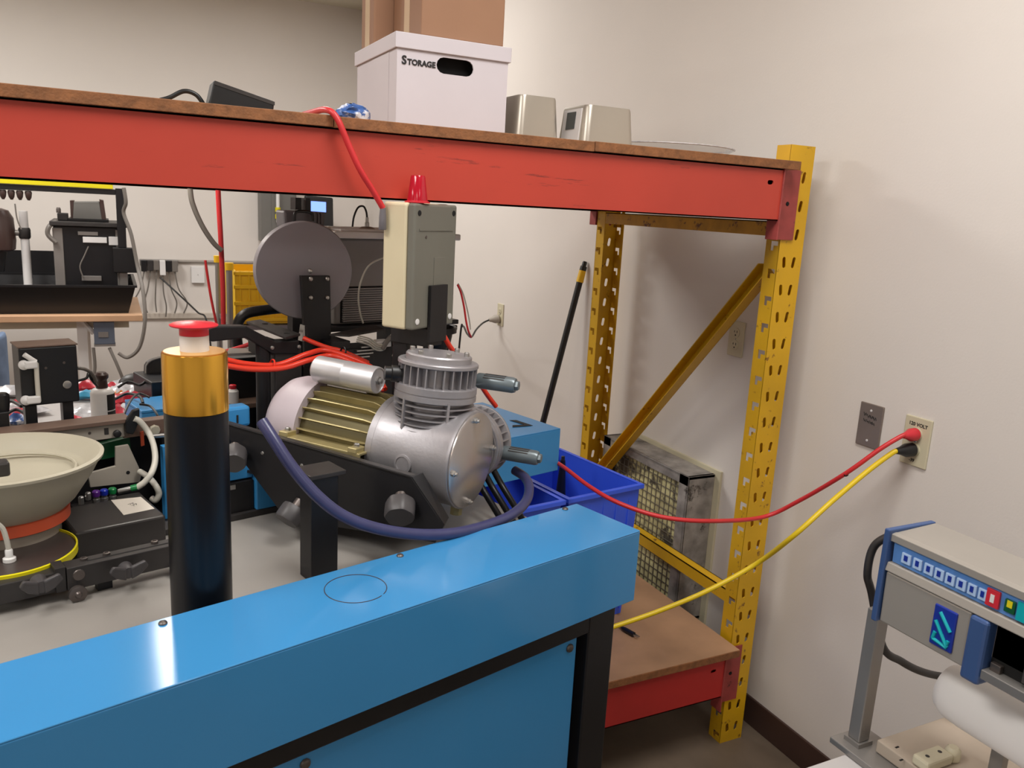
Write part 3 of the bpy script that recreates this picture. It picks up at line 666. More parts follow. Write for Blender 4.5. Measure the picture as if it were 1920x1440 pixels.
# ------------------------------------------------------------------ louvred housing
lv = thing('louvred_housing', 'dark grey housing with louvre slots and a bright metal lid behind the disc', 'machine housing', m(-.1, .95, .2))
hl = PV(628, 606, .92); uL = (hl-O).dot(U); hr = PV(842, 600, .92); uR = (hr-O).dot(U)
wb, wt = (PV(680, 607, .92)-O).z, (PV(680, 448, .92)-O).z
MB().mbx((uL,   .925, wb), (uR, 1.12, wt)).build('housing', 'housing_grey', lv, bev=.006)
nl = 15
for k in range(nl):
    w_ = wb+.008+k*(wt-wb)*.40/nl
    MB().mbx((uL+.022, .916, w_), (uR-.02, .927, w_+.0042)).build('louvre_slat', 'housing_grey', lv)
MB().mbx((uL+.018, .923, wb+.005), (uR-.016, .926, wb+.01+(wt-wb)*.40)).build('louvre_backing', 'dark_inside', lv)
MB().mbx((uL-.012, .905, wt+.001), (uR+.02, 1.13, wt+.018)).build('lid', 'matte_white', lv, bev=.003)
MB().mbx((uL+.02, .93, wt+.018), (uR-.02, 1.10, wt+.024)).build('lid_pad', 'matte_white', lv, bev=.002)
cn = PV(688, 428, .98); cn.z = 1+wt+.024
MB().lathe(cn, W, [(.022, 0), (.014, .005), (.006, .006), (.006, .016), (.0045, .017), (.0045, .03)], 20).build('coax_socket', 'steel', lv, smooth=True)
tubes([cn+W*.028, cn+W*.045+U*-.003, cn+W*.058-U*.012, cn+W*.054-U*.028, cn+W*.03-U*.04, cn+W*.004-U*.044], .0026, 'black_plastic', 'coax_cable', 'thin black cable looping over the bright lid of the louvred housing', 'cable')
MB().mbx((uL-.03, .90, wb-.014), (uR+.02, 1.13, wb-.001)).build('base_plate', 'black_metal', lv, bev=.002)
MB().mbx((uL+.16, .93, .0005), (uL+.22, .975, wb-.014)).build('pedestal', 'black_metal', lv)
MB().mbx((uR-.05, .93, .0005), (uR+.01, .975, wb-.014)).build('pedestal', 'black_metal', lv)
tubes([PV(*p_) for p_ in ((735, 480, .885), (712, 486, .885), (690, 500, .885), (676, 530, .885), (672, 560, .885), (676, 590, .885), (681, 606, .885))], .0024, 'light_tube', 'white_tube', 'thin white tube curving down in front of the louvre slots', 'tube')
# stage with wiring
sg = thing('linear_stage', 'black linear stage with a grey ribbon cable behind the capacitor', 'machine part', m(-.2, .8, .0))
uS = (PV(655, 660, .78)-O).dot(U)
ql, qr = (PV(619, 660, .78)-O).dot(U), (PV(775, 660, .78)-O).dot(U); wq = (PV(690, 652, .78)-O).z
MB().mbx((ql, .78, .0005), (qr, .86, wq)).build('stage_body', 'black_metal', sg, bev=.003)
MB().mbx((ql, .775, wq+.001), ((PV(655, 660, .78)-O).dot(U), .86, wq+.022)).build('stage_block', 'black_metal', sg, bev=.002)
for k in range(4): MB().mbx((ql+.045+.012*k, .772, wq-.022+.008*k), (ql+.105+.010*k, .7795, wq-.019+.008*k)).build('slide_rail', 'steel', sg)
MB().mbx(((PV(700, 648, .78)-O).dot(U), .765, wq+.001), ((PV(728, 648, .78)-O).dot(U), .80, wq+.016)).build('white_connector', 'white_plastic', sg, bev=.002)
MB().prism([PV(617, 630, .77), PV(700, 612, .86), PV(722, 620, .86), PV(655, 632, .77)], W*.005).build('cover_plate', 'charcoal_metal', sg, bev=.001)
pts = [PV(668, 640, .76), PV(690, 646, .76), PV(705, 656, .76), PV(720, 655, .76), PV(728, 640, .76), PV(740, 632, .76), PV(742, 652, .76), PV(736, 668, .76)]
for k in range(4): MB().tube([p_+W*(.0045*k)+U*(.002*k) for p_ in pts], .0022, 6).build('ribbon_wire', 'light_tube', sg, smooth=True)
MB().tube([PV(716, 655, .76), PV(727, 638, .76), PV(738, 632, .76), PV(742, 655, .76)], .0065, 10).build('grey_sleeve', 'grey_cable', sg, smooth=True)

# ------------------------------------------------------------------ beige enclosure with beacon
en = thing('beacon_enclosure', 'beige and grey electrical enclosure with a red beacon on top', 'enclosure', m(-.2, .52, -.08))
A = rotz(33); near = PV(775, 498, .44); zt = PV(775, 380, .44).z; zb = PV(775, 621, .44).z; hE = zt-zb
ctr = near.copy(); ctr.z = zb
def eb(x0, x1, y0, y1, z0, z1): # x along lid face to the right, y into depth (left face), z up from bottom
    return MB().box(ctr + A[0]*((x0+x1)/2) + A[1]*((y0+y1)/2) + W*((z0+z1)/2), (x1-x0, y1-y0, z1-z0), A)
wE, dE = .150, .082
eb(0, wE, .020, dE, 0, hE).build('base_half', 'beige_plastic', en, bev=.006, seg=3)
eb(.001, wE-.001, 0, .0195, .001, hE-.001).build('lid', 'grey_lid', en, bev=.005, seg=3)
eb(.016, wE-.016, -.0015, .001, .205, .209).build('lid_ridge', 'grey_lid', en)
eb(.07, .11, -.0012, .001, .085, .150).build('lid_plate', 'grey_lid', en, bev=.0004)
for (x, z) in ((.016, hE-.02), (wE-.014, hE-.018)): lab(MB().lathe(ctr+A[0]*x+W*z, -A[1], [(.006, 0), (.0055, .0008)], 14).build('screw_hole', 'dark_inside', en), 'dark recessed screw hole')
for (x, z) in ((.018, .018), (wE-.016, .02)): lab(MB().lathe(ctr+A[0]*x+W*z, -A[1], [(.0065, 0), (.0065, .001), (.004, .0016)], 14).build('screw_plug', 'white_plastic', en), 'white corner screw plug')
MB().lathe(ctr+A[0]*.04+W*(hE-.068), -A[1], [(.0035, 0), (.003, .0012)], 10).build('screw', 'dark_steel', en)
be = ctr + A[0]*.036 + A[1]*.022 + W*hE
MB().lathe(be, W, [(.026, 0), (.026, .003), (.022, .004)], 32).build('beacon_base', 'red_plastic', en, smooth=True)
MB().lathe(be, W, [(.0215, .003), (.0205, .01), (.0150, .052), (.0135, .0545), (.0001, .055)], 40).build('beacon_lens', 'red_lens', en, smooth=True)
eb(.052, .112, -.009, -.001, -.03, .092).build('mount_plate', 'black_metal', en, bev=.001)
eb(.055, .108, .0, .10, -.04, -.001).build('mount_foot', 'black_metal', en, bev=.001)
eb(.062, .10, .06, .10, zb*-1+.92, -.04).build('mount_column', 'black_metal', en, bev=.002)
MB().cyl(ctr+A[0]*(wE)+A[1]*.03+W*(hE*.74), ctr+A[0]*(wE+.006)+A[1]*.03+W*(hE*.74), .005).build('side_stud', 'black_plastic', en)
gl = ctr + A[1]*dE*.9 + W*(hE*.87) - A[0]*.0045
MB().lathe(gl-A[0]*.006, Vec((0, 0, -1)), [(.006, -.02), (.0075, 0), (.008, .022), (.007, .024)], 16).build('strain_relief', 'dark_grey_plastic', en, smooth=True)
# red cable over the beam into the enclosure
g0 = gl-A[0]*.006+W*.02
tag(MB().tube([PY(560, 218, 1.9), PY(585, 211, 1.76), PY(612, 206, 1.665), PY(632, 222, 1.640), PY(655, 275, 1.634), PY(676, 320, 1.632), PY(676, 320, 1.632).lerp(g0, .6)+Vec((-.002, 0, .004)), g0], .0062, 12).build('red_cable', 'red_cable', smooth=True), 'red cable looping over the shelf edge and down the orange beam to the enclosure', 'cable')

# ------------------------------------------------------------------ rear blue cover
rc = thing('rear_blue_machine', 'low blue machine end cover with a black numeral behind the compressor', 'machine', m(.1, .8, -.6465))
b = MB(); b.mbx((-.20, .63, -.003), (.395, .985, 0)); b.mbx((-.20, .63, -.125), (.395, .633, -.003)); b.mbx((.392, .633, -.125), (.395, .985, -.003)); b.mbx((-.20, .982, -.125), (.392, .985, -.003)); b.mbx((-.20, .633, -.125), (.392, .982, -.122))
b.build('end_cover', 'blue_paint_dull', rc, bev=.002)
f_ = [PW(955, 788, .001), PW(968, 788, .001), PW(999, 798, .001), PW(961, 801, .001), PW(961, 797.5, .001), PW(983, 796.5, .001)]
lab(MB().prism(f_, W*.0008).build('numeral', 'ink', rc), 'black painted numeral 7')
for (u, v) in ((-.15, .70), (-.15, .92), (-.05, .70), (-.05, .92)): MB().mbx((u-.02, v-.02, -.6465), (u+.02, v+.02, -.125)).build('leg', 'black_metal', rc, bev=.002)
# blue blocks left of the stand (rear edge of the tabletop)
bb = thing('blue_bracket_block', 'blue painted steel block standing at the rear edge of the grey tabletop', 'bracket', m(-.46, .69, -.08))
uB = (PV(490, 915, .67)-O).dot(U)
MB().mbx((uB-.018, .655, -.066), (uB+.05, .70, .05)).build('block', 'blue_paint_dull', bb, bev=.003)
MB().mbx((uB-.16, .672, .005), (uB-.018, .70, .06)).build('block_arm', 'blue_paint_dull', bb, bev=.002)
MB().mbx((uB-.16, .665, -.066), (uB-.02, .70, .002)).build('cross_bar', 'black_metal', bb, bev=.001)
MB().mbx((uB-.12, .664, -.012), (uB-.06, .7, -.002)).build('clip', 'steel', bb)
bt = thing('blue_clamp_block', 'small blue block with a black mark right of the black cylinder', 'block', m(-.55, .78, .0))
c_ = PV(445, 785, .72); u_ = (c_-O).dot(U); w_ = (c_-O).z
MB().mbx((u_-.03, .72, w_-.02), (u_+.03, .76, w_+.025)).build('block', 'blue_paint_dull', bt, bev=.006)
MB().mbx((u_-.002, .7185, w_-.01), (u_+.002, .7205, w_+.008)).build('mark', 'ink', bt)
MB().mbx((u_-.02, .73, -.08), (u_+.02, .75, w_-.02)).build('stem', 'black_metal', bt)
MB().mbx((u_-.03, .70, -.13), (u_+.03, .78, -.081)).build('clamp_foot', 'black_metal', bt)

# ================================================================== BLUE BINS
AB = rotz(9)
def bin_(cx, cy, w0, d0, z0, z1, label):
    r = thing('blue_bin', label, 'bin', (cx, cy, z0), 'blue plastic bins on the lower shelf')
    def ring(s_, z, off=0): return [Vec((cx, cy, z)) + AB[0]*(i*(w0/2*s_+off)) + AB[1]*(j*(d0/2*s_+off)) for i, j in ((-1, -1), (1, -1), (1, 1), (-1, 1))]
    b = MB(); o0, o1 = ring(.9, z0), ring(1, z1); i0, i1 = ring(.9, z0+.004, -.003), ring(1, z1, -.003)
    fs = [(0, 3, 2, 1), (8, 9, 10, 11)]
    for k in range(4):
        j = (k+1) % 4; fs += [(k, j, 4+j, 4+k), (8+k, 12+k, 12+j, 8+j), (4+k, 4+j, 12+j, 12+k)]
    b.add(o0+o1+i0+i1, fs); b.build('tub', 'bin_blue', r)
    b = MB(); a, c = ring(1, z1-.014, .010), ring(1, z1, .010); e, f = ring(1, z1-.014, -.0005), ring(1, z1+.0005, -.004); fs = []
    for k in range(4):
        j = (k+1) % 4; fs += [(k, j, 4+j, 4+k), (4+k, 4+j, 12+j, 12+k), (8+k, 12+k, 12+j, 8+j), (k, 8+k, 8+j, j)]
    b.add(a+c+e+f, fs); b.build('rim', 'bin_blue', r, bev=.0015)
    for k in range(5):
        t_ = -.4+.2*k; pz = (z0+z1)/2
        MB().box(Vec((cx, cy, pz)) + AB[0]*(w0*t_*.92) - AB[1]*(d0/2*.955), (.006, .016, (z1-z0)*.86), AB).build('rib', 'bin_blue', r)
    return r
bin_(1.2635, 2.145, .28, .43, .3565, .797, 'blue plastic bin at the right, holding a black tapered tube')
bin_(.958, 2.095, .28, .43, .3565, .797, 'blue plastic bin next to the compressor, its inside half hidden')
tt_ = thing('tapered_tube', 'black tapered tube standing inside the right blue bin', 'tube', (1.2, 2.2, .361))
pt0 = PY(1058, 862, 2.2); MB().lathe((pt0.x-.005, pt0.y, .3615), W, [(.026, 0), (.026, .1), (.022, .25), (.010, pt0.z-.3615-.02), (.008, pt0.z-.3615)], 20).build('tube_body', 'black_plastic', tt_, smooth=True)
MB().lathe((pt0.x-.005, pt0.y, pt0.z), W, [(.0065, 0), (.006, .012), (.004, .013)], 16).build('tip', 'charcoal_metal', tt_, smooth=True)

# ================================================================== RIGHT WALL ITEMS
fl = thing('air_filter_unit', 'dusty grey wall air filter box with a yellowed mesh pad behind the rack', 'air filter', (1.745, 2.3, .25))
fx0, fy0, fy1, fz0, fz1 = 1.690, 2.035, 2.56, .235, .765
b = MB(); b.bx((fx0, fy0, fz0), (1.80, fy0+.012, fz1)); b.bx((fx0, fy1-.012, fz0), (1.80, fy1, fz1)); b.bx((fx0, fy0, fz1-.012), (1.80, fy1, fz1)); b.bx((fx0, fy0, fz0), (1.80, fy1, fz0+.012))
b.bx((fx0, fy0, fz0), (fx0+.006, fy0+.05, fz1)); b.bx((fx0, fy1-.05, fz0), (fx0+.006, fy1, fz1)); b.bx((fx0, fy0, fz1-.035), (fx0+.006, fy1, fz1)); b.bx((fx0, fy0, fz0), (fx0+.006, fy1, fz0+.06))
b.build('filter_case', 'filter_grey', fl, bev=.002)
MB().bx((fx0+.02, fy0+.012, fz0+.012), (1.79, fy1-.012, fz1-.012)).build('filter_pad', 'filter_pad', fl)
k = 0; y = fy0+.05
while y < fy1-.05:
    MB().bx((fx0+.008, y-.0011, fz0+.06), (fx0+.0105, y+.0011, fz1-.035)).build('mesh_wire', 'filter_wire', fl); y += .026
z = fz0+.06
while z < fz1-.035:
    MB().bx((fx0+.006, fy0+.05, z-.0011), (fx0+.0085, fy1-.05, z+.0011)).build('mesh_wire', 'filter_wire', fl); z += .026
MB().bx((1.80, fy0-.025, fz0-.02), (1.8099, fy1+.02, fz1+.015)).build('wall_flange', 'ivory_plate', fl, bev=.001)

def plate(y, z, label, mt, h=.114, w_=.070, kind='outlet', name='wall_outlet'):
    r = thing(name, label, kind, (XW-.003, y, z))
    MB().bx((XW-.006, y-w_/2, z-h/2), (XW-.0001, y+w_/2, z+h/2)).build('cover_plate', mt, r, bev=.0022)
    return r
def sockets(r, y, z, mt='ivory_plate'):
    for dz in (.020, -.020):
        s_ = MB().lathe((XW-.006, y, z+dz), (-1, 0, 0), [(.0165, 0), (.0165, .0018), (.0158, .0022)], 24).build('socket', mt, r, smooth=True)
        for dy, hh_ in ((-.0062, .0075), (.0062, .0065)): MB().bx((XW-.0086, y+dy-.0011, z+dz+.002-hh_/2+.002), (XW-.0080, y+dy+.0011, z+dz+.004+hh_/2)).build('slot', 'dark_inside', s_)
        MB().lathe((XW-.0081, y, z+dz-.0075), (-1, 0, 0), [(.0026, 0), (.0026, .0005)], 10).build('ground_hole', 'dark_inside', s_)
    MB().lathe((XW-.006, y, z), (-1, 0, 0), [(.003, 0), (.002, .001)], 8).build('screw', 'steel', r)
r = plate(2.015, 1.230, 'ivory wall outlet seen behind the diagonal yellow brace', 'ivory_plate'); sockets(r, 2.015, 1.230)
r = plate(3.795, 1.060, 'ivory wall outlet with a black cord plugged in, farthest along the right wall', 'ivory_plate'); sockets(r, 3.795, 1.060)
r = plate(1.463, 1.087, 'blank brushed steel wall plate with black handwriting', 'steel_plate', .118, .074, 'wall plate', 'blank_plate')
for dz in (.041, -.041): MB().lathe((XW-.006, 1.463, 1.087+dz), (-1, 0, 0), [(.0035, 0), (.0035, .001), (.002, .0016)], 10).build('screw', 'stainless_light', r)
def stroke(pts, r_, parent, x=XW-.0066): return MB().tube([(x, y_, z_) for y_, z_ in pts], r_, 5, False).build('pen_stroke', 'ink', parent)
cy_, cz_ = 1.463, 1.087
for k, (yy, zz) in enumerate(((.022, .033), (.010, .030), (.0, .029), (-.010, .027))):
    stroke([(cy_+yy, cz_+zz), (cy_+yy-.004, cz_+zz-.009), (cy_+yy-.007, cz_+zz-.001), (cy_+yy-.010, cz_+zz-.008)], .0009, r)
for k, yy in enumerate((.020, .010, .0, -.008)):
    stroke([(cy_+yy, cz_+.016-.001*k), (cy_+yy-.003, cz_+.009-.001*k), (cy_+yy-.006, cz_+.013-.001*k), (cy_+yy-.008, cz_+.007-.001*k)], .0009, r)
oy, oz = 1.320, 1.083
r = plate(oy, oz, 'ivory outlet marked 120 VOLT with a red and a black plug', 'ivory_plate', .126, .076); sockets(r, oy, oz)
text_part('lettering', '120 VOLT', (XW-.0063, oy+.026, oz+.041), (0, -1, -.03), (0, 0, 1), .0125, 'ink', r, offset=.0002)
text_part('lettering', '-39', (XW-.0063, oy+.010, oz-.052), (0, -1, 0), (0, 0, 1), .0115, 'ink', r, offset=.0002)
# plugs with cords
def cord(pts, r_, mt, plugmt, label, name, cat, plug):
    c = thing(name, label, cat, pts[0])
    MB().tube(pts, r_, 12).build('cord', mt, c, smooth=True)
    p0, p1, pr_ = plug
    d = (Vec(p1)-Vec(p0)); L_ = d.length
    pg = MB().lathe(p0, d, [(pr_*.80, 0), (pr_, .004), (pr_*.98, L_*.45), (pr_*.6, L_*.75), (pr_*.42, L_)], 24).build('plug', plugmt, c, smooth=True)
    return c
pr1 = Vec((XW-.008, oy, oz+.020)); pk1 = PX(1694, 817, XW-.055)
redpts = [pk1+Vec((.004, -.002, 0)), PX(1690, 818, XW-.06), PX(1650, 842, XW-.10), PX(1585, 888, XW-.14), PX(1500, 938, 1.66), PX(1420, 965, 1.60)+Vec((0, -.02, 0)), PY(1330, 977, 1.56), PY(1240, 969, 1.60), PY(1160, 943, 1.68), PY(1105, 912, 1.78), PY(1060, 878, 1.90), PY(1035, 862, 1.98)]
c = cord(redpts, .0058, 'red_cable', 'red_plastic', 'red extension cord sagging from the upper plug of the 120 volt outlet', 'extension_cord', 'cord', (pr1, pk1, .0165))
pv_ = redpts[3]; MB().lathe(pv_-Vec((0, .003, 0)), (.3, .8, -.5), [(.0064, 0), (.0064, .004)], 14).build('cord_tag', 'dark_inside', c)
pb1 = Vec((XW-.008, oy, oz-.020)); pk2 = PX(1680, 846, XW-.062)
yelpts = [pk2+Vec((.003, -.001, 0)), PX(1672, 850, XW-.07), PX(1625, 885, XW-.12), PX(1560, 940, XW-.20), PX(1490, 1003, 1.52)+Vec((0, 0, 0)), PY(1420, 1056, 1.52), PY(1330, 1106, 1.56), PY(1240, 1144, 1.60), PY(1160, 1172, 1.63), PY(1120, 1184, 1.645), PY(1088, 1193, 1.70), Vec((.92, 1.80, .3635)), Vec((.62, 1.84, .3635))]
cord(yelpts, .0066, 'yellow_cable', 'black_plastic', 'yellow extension cord sagging from the lower black plug of the 120 volt outlet', 'extension_cord', 'cord', (pb1, pk2, .0175))
fp = Vec((XW-.008, 3.795, 1.040)); fk = PX(917, 600, XW-.06)
cord([fk, PX(905, 606, XW-.10), PX(893, 618, XW-.18), PX(884, 632, XW-.24), PX(876, 626, XW-.32), PX(868, 612, XW-.42), PX(862, 640, XW-.45), Vec((1.33, PX(862, 640, XW-.45).y, .4)), Vec((1.33, PX(862, 640, XW-.45).y+.05, .006))], .0045, 'black_plastic', 'machine_grey', 'thin black cord plugged into the farthest outlet on the right wall', 'appliance_lead', 'cord', (fp, fk, .022))
tubes([PV(*p_) for p_ in ((858, 534, .62), (864, 548, .62), (870, 575, .62), (874, 602, .62), (878, 620, .62), (883, 632, .63))], .0026, 'red_cable', 'thin_red_tube', 'thin red tube beside the right side of the beige enclosure', 'tube')
tubes([PV(*p_) for p_ in ((859, 532, .66), (868, 550, .66), (876, 580, .66), (881, 606, .66), (882, 618, .66))], .0018, 'light_tube', 'thin_white_tube', 'thin white tube just right of the thin red one by the enclosure', 'tube')
tub = thing('black_tub', 'small black plastic tub half hidden behind the beige enclosure', 'tub', m(.12, .95, .2))
cT = PV(838, 625, .90); uT = (cT-O).dot(U); wT = (cT-O).z
MB().lathe(m(uT, .95, wT-.065), W, [(.030, 0), (.033, .02), (.040, .022), (.046, .055), (.046, .06)], 32).build('tub_body', 'black_plastic', tub, smooth=True)
MB().lathe(m(uT, .95, wT-.005), W, [(.046, 0), (.058, .002), (.058, .018), (.054, .020), (.05, .018), (.046, .004), (.046, 0)], 32, cap=False).build('rim', 'black_plastic', tub, smooth=True)
MB().mbx((uT+.052, .94, wT), (uT+.068, .96, wT+.014)).build('latch', 'black_plastic', tub, bev=.002)
MB().mbx((uT-.02, .93, .0005), (uT+.02, .97, wT-.065)).build('support', 'black_metal', tub)
# plug lying on lower shelf
pl_ = thing('loose_plug', 'black two-pin plug lying on the lower shelf board beside the yellow cord', 'plug', PZ(1180, 1185, .3585))
a = PZ(1166, 1177, .364); c = PZ(1189, 1190, .364); d = (c-a).normalized()
MB().lathe(a, d, [(.004, 0), (.006, .006), (.0075, .014), (.0075, (c-a).length)], 10).build('plug_body', 'black_plastic', pl_, smooth=True)
for s_ in (-1, 1): MB().box(c + d*.009 + d.cross(W)*(.004*s_), (.018, .0015, .005), (d, d.cross(W), W)).build('prong', 'steel', pl_)
MB().tube([a, a-d*.02+W*.001, a-d*.05+Vec((-.02, 0, 0)), PZ(1150, 1150, .40)], .0032, 8).build('cord', 'black_plastic', pl_, smooth=True)
# broom pole
pt = PX(1097, 490, 1.796); q2 = PY(1020, 785, 2.98); dpl = (q2-pt).normalized(); foot = pt + dpl*((pt.z-.004)/(-dpl.z))
bp2 = thing('broom_pole', 'black pole with a yellow band leaning on the wall behind the rack', 'pole', foot)
L_ = (foot-pt).length
MB().cyl(foot, foot-dpl*(L_*.46), .011).build('lower_tube', 'black_plastic', bp2, smooth=True)
MB().cyl(foot-dpl*(L_*.45), foot-dpl*(L_-.09), .0135).build('upper_tube', 'black_plastic', bp2, smooth=True)
MB().cyl(foot-dpl*(L_-.09), foot-dpl*(L_-.04), .0155, .0145).build('yellow_band', 'crate_yellow', bp2, smooth=True)
MB().lathe(foot-dpl*(L_-.04), -dpl, [(.0145, 0), (.014, .018), (.010, .02), (.010, .036), (.007, .04)], 18).build('hang_cap', 'black_plastic', bp2, smooth=True)

# ================================================================== ADDED LIGHT (unseen under the upper shelf, makes the streak on the blue cover)
sl = thing('shelf_light', 'slim fluorescent light fixed under the upper shelf boards', 'lamp', (.115, 2.2, 1.70))
MB().bx((.06, 1.82, 1.70), (.17, 2.56, 1.741)).build('lamp_housing', 'white_plastic', sl, bev=.003)
MB().bx((.075, 1.84, 1.694), (.155, 2.54, 1.6995)).build('lamp_diffuser', 'lamp_tube', sl)
# ================================================================== LEFT SIDE OF THE TABLETOP
fb = thing('feeder_bowl', 'large beige feeder bowl with an orange band at the left edge', 'bowl', m(-.955, .70, -.08))
bc = m(-.955, .70, -.08)
MB().lathe(bc, W, [(.098, .100), (.116, .118), (.146, .164), (.158, .188), (.164, .193), (.165, .198), (.158, .200), (.150, .196), (.132, .176), (.128, .172), (.100, .160), (.0001, .156)], 72).build('bowl_shell', 'bowl_beige', fb, smooth=True)
MB().lathe(bc, W, [(.100, .078), (.103, .080), (.103, .100), (.098, .102)], 64).build('orange_band', 'orange_band', fb, smooth=True)
MB().lathe(bc, W, [(.082, .0), (.084, .004), (.088, .076), (.084, .078)], 64).build('drive_base', 'machine_grey', fb, smooth=True)
sp_ = []
for k in range(26):
    a = math.radians(-70+k*14); rr = .126-.0022*k; sp_.append(bc + W*(.174-.0002*k) + U*(rr*math.cos(a)) + V*(rr*math.sin(a)))
MB().tube(sp_, .003, 6, False).build('spiral_track', 'bowl_beige', fb, smooth=True)
kn = thing('dark_nozzle', 'dark blunt nozzle block hanging over the feeder bowl at the frame edge', 'nozzle', m(-1.02, .5, .13))
pn = PV(4, 878, .62); un, wn = (pn-O).dot(U), (pn-O).z
MB().mbx((un-.10, .605, wn-.012), (un+.010, .635, wn+.014)).build('nozzle_block', 'charcoal_metal', kn, bev=.004)
MB().mbx((un-.18, .60, -.08), (un-.101, .64, wn+.014)).build('nozzle_post', 'black_metal', kn)
# adjustment rail
ar = thing('adjustment_rail', 'black clamp rail with wing knobs across the grey tabletop at the left', 'rail', m(-.9, .52, -.08))
RW = -.062; ra = PW(128, 1109, RW)-O; ua, rv = ra.dot(U), ra.dot(V); rt = (PV(128, 1066, rv)-O).z
MB().mbx((ua, rv, RW), (ua+.25, rv+.034, rt)).build('rail_bar', 'charcoal_metal', ar, bev=.0015)
MB().mbx((ua-.30, rv+.008, RW), (ua-.015, rv+.040, rt-.006)).build('rail_bar', 'charcoal_metal', ar, bev=.0015)
MB().mbx((ua-.017, rv+.003, RW), (ua-.001, rv+.036, rt+.003)).build('hinge_block', 'charcoal_metal', ar, bev=.001)
for u in (ua-.27, ua+.06, ua+.225): MB().mbx((u-.012, rv+.012, -.0798), (u+.012, rv+.030, RW)).build('rail_foot', 'black_metal', ar)
MB().mbx((ua+.035, rv+.012, rt-.0002), (ua+.23, rv+.016, rt+.0004)).build('slot', 'dark_inside', ar)
for x, y in ((157, 1050), (200, 1040), (290, 1018)): MB().lathe(PW(x, y, rt), W, [(.006, 0), (.006, .004), (.003, .0045), (.003, .003), (.0001, .003)], 12).build('cap_screw', 'dark_steel', ar, smooth=True)
MB().lathe(PV(148, 1078, rv), -V, [(.010, 0), (.009, .002)], 20).build('plug_disc', 'dark_steel', ar, smooth=True)
MB().lathe(PV(145, 1112, rv-.004), -V, [(.0125, -.004), (.014, .0), (.014, .007), (.0115, .008), (.006, .0085), (.004, .012), (.0001, .012)], 28).build('thumb_wheel', 'dark_steel', ar, smooth=True)
def wing(px, py, name):
    c = PV(px, py, rv-.012); o = MB().cyl(c+V*.014, c-V*.012, .013, .010).build(name, 'knob_grey', ar, smooth=True)
    b = MB()
    for s_ in (-1, 1):
        b.prism([c-V*.004+(U*s_*.004)-W*.013, c-V*.004+U*s_*.020-W*.006, c-V*.008+U*s_*.032+W*.008, c-V*.010+U*s_*.026+W*.019, c-V*.004+U*s_*.003+W*.010], -V*.010)
    b.build('wing', 'knob_grey', o, bev=.003)
wing(75, 1096, 'wing_knob'); wing(238, 1070, 'wing_knob')
MB().mbx((ua+.165, rv-.016, -.0798), (ua+.21, rv-.001, RW+.004)).build('rusty_stop', 'dark_steel', ar, bev=.002)
# black box with paper label
cb2 = thing('black_control_box', 'flat black box with a cream paper label behind the clamp rail', 'box', m(-.78, .68, -.08))
MB().mbx((-.863, .615, -.08), (-.702, .758, -.02)).build('box_body', 'satin_black', cb2, bev=.004)
lb_ = [PW(208, 938, -.0195), PW(264, 932, -.0195), PW(290, 954, -.0195), PW(232, 966, -.0195)]
pp = MB().prism(lb_, W*.0005).build('paper_label', 'paper', cb2)
lc = PW(247, 946, -.0189)
for dx, dy in ((-.006, .004), (0, .006), (.004, -.002), (-.002, -.006)): MB().tube([lc+U*dx+V*dy, lc+U*(dx+.005)+V*(dy+.002), lc+U*(dx+.003)+V*(dy-.005)], .0006, 5, False).build('pen_stroke', 'ink', cb2)
# push-in fittings on a manifold
mf = thing('fitting_manifold', 'row of metal fittings with purple, blue and green caps behind the label box', 'fittings', m(-.78, .80, -.12))
c1 = PV(195, 930, .79); uf, wf = (c1-O).dot(U), (c1-O).z
MB().mbx((uf-.06, .785, -.12), (uf+.075, .81, wf-.012)).build('manifold_block', 'black_metal', mf, bev=.001)
for x, mt in ((180, 'purple_plastic'), (195, 'cobalt_plastic'), (211, 'green_plastic')):
    c = PV(x, 925, .797); c.z = 1+wf-.012
    f = MB().lathe(c, W, [(.0075, 0), (.0075, .006), (.006, .007), (.006, .012)], 8).build('fitting', 'steel', mf, smooth=True)
    MB().lathe(c+W*.012, W, [(.0072, 0), (.0078, .002), (.0078, .010), (.006, .012), (.0001, .012)], 20).build('release_cap', mt, f, smooth=True)
for x, y in ((152, 936), (165, 928)): MB().lathe(PV(x, y, .79), W, [(.006, -.01), (.006, .004), (.004, .006)], 6).build('fitting', 'steel', mf)
MB().cyl(PV(222, 922, .79), PV(246, 916, .78), .0055).build('fitting', 'steel', mf, smooth=True)
MB().cyl(PV(246, 916, .78), PV(258, 913, .775), .0068).build('release_cap', 'green_plastic', mf, smooth=True)
tubes([PV(*p_) for p_ in ((257, 914, .775), (272, 903, .77), (285, 885, .77), (291, 862, .80), (288, 835, .83), (278, 810, .855), (262, 790, .86), (252, 785, .862))], .0065, 'light_tube', 'air_tube', 'translucent grey tube curving up from the green fitting to the black lever', 'tube')
tubes([PV(*p_) for p_ in ((262, 884, .86), (276, 893, .83), (290, 908, .78), (298, 925, .775), (292, 938, .78), (284, 934, .79))], .0065, 'light_tube', 'air_tube', 'translucent grey tube looping behind the corner of the label box', 'tube')
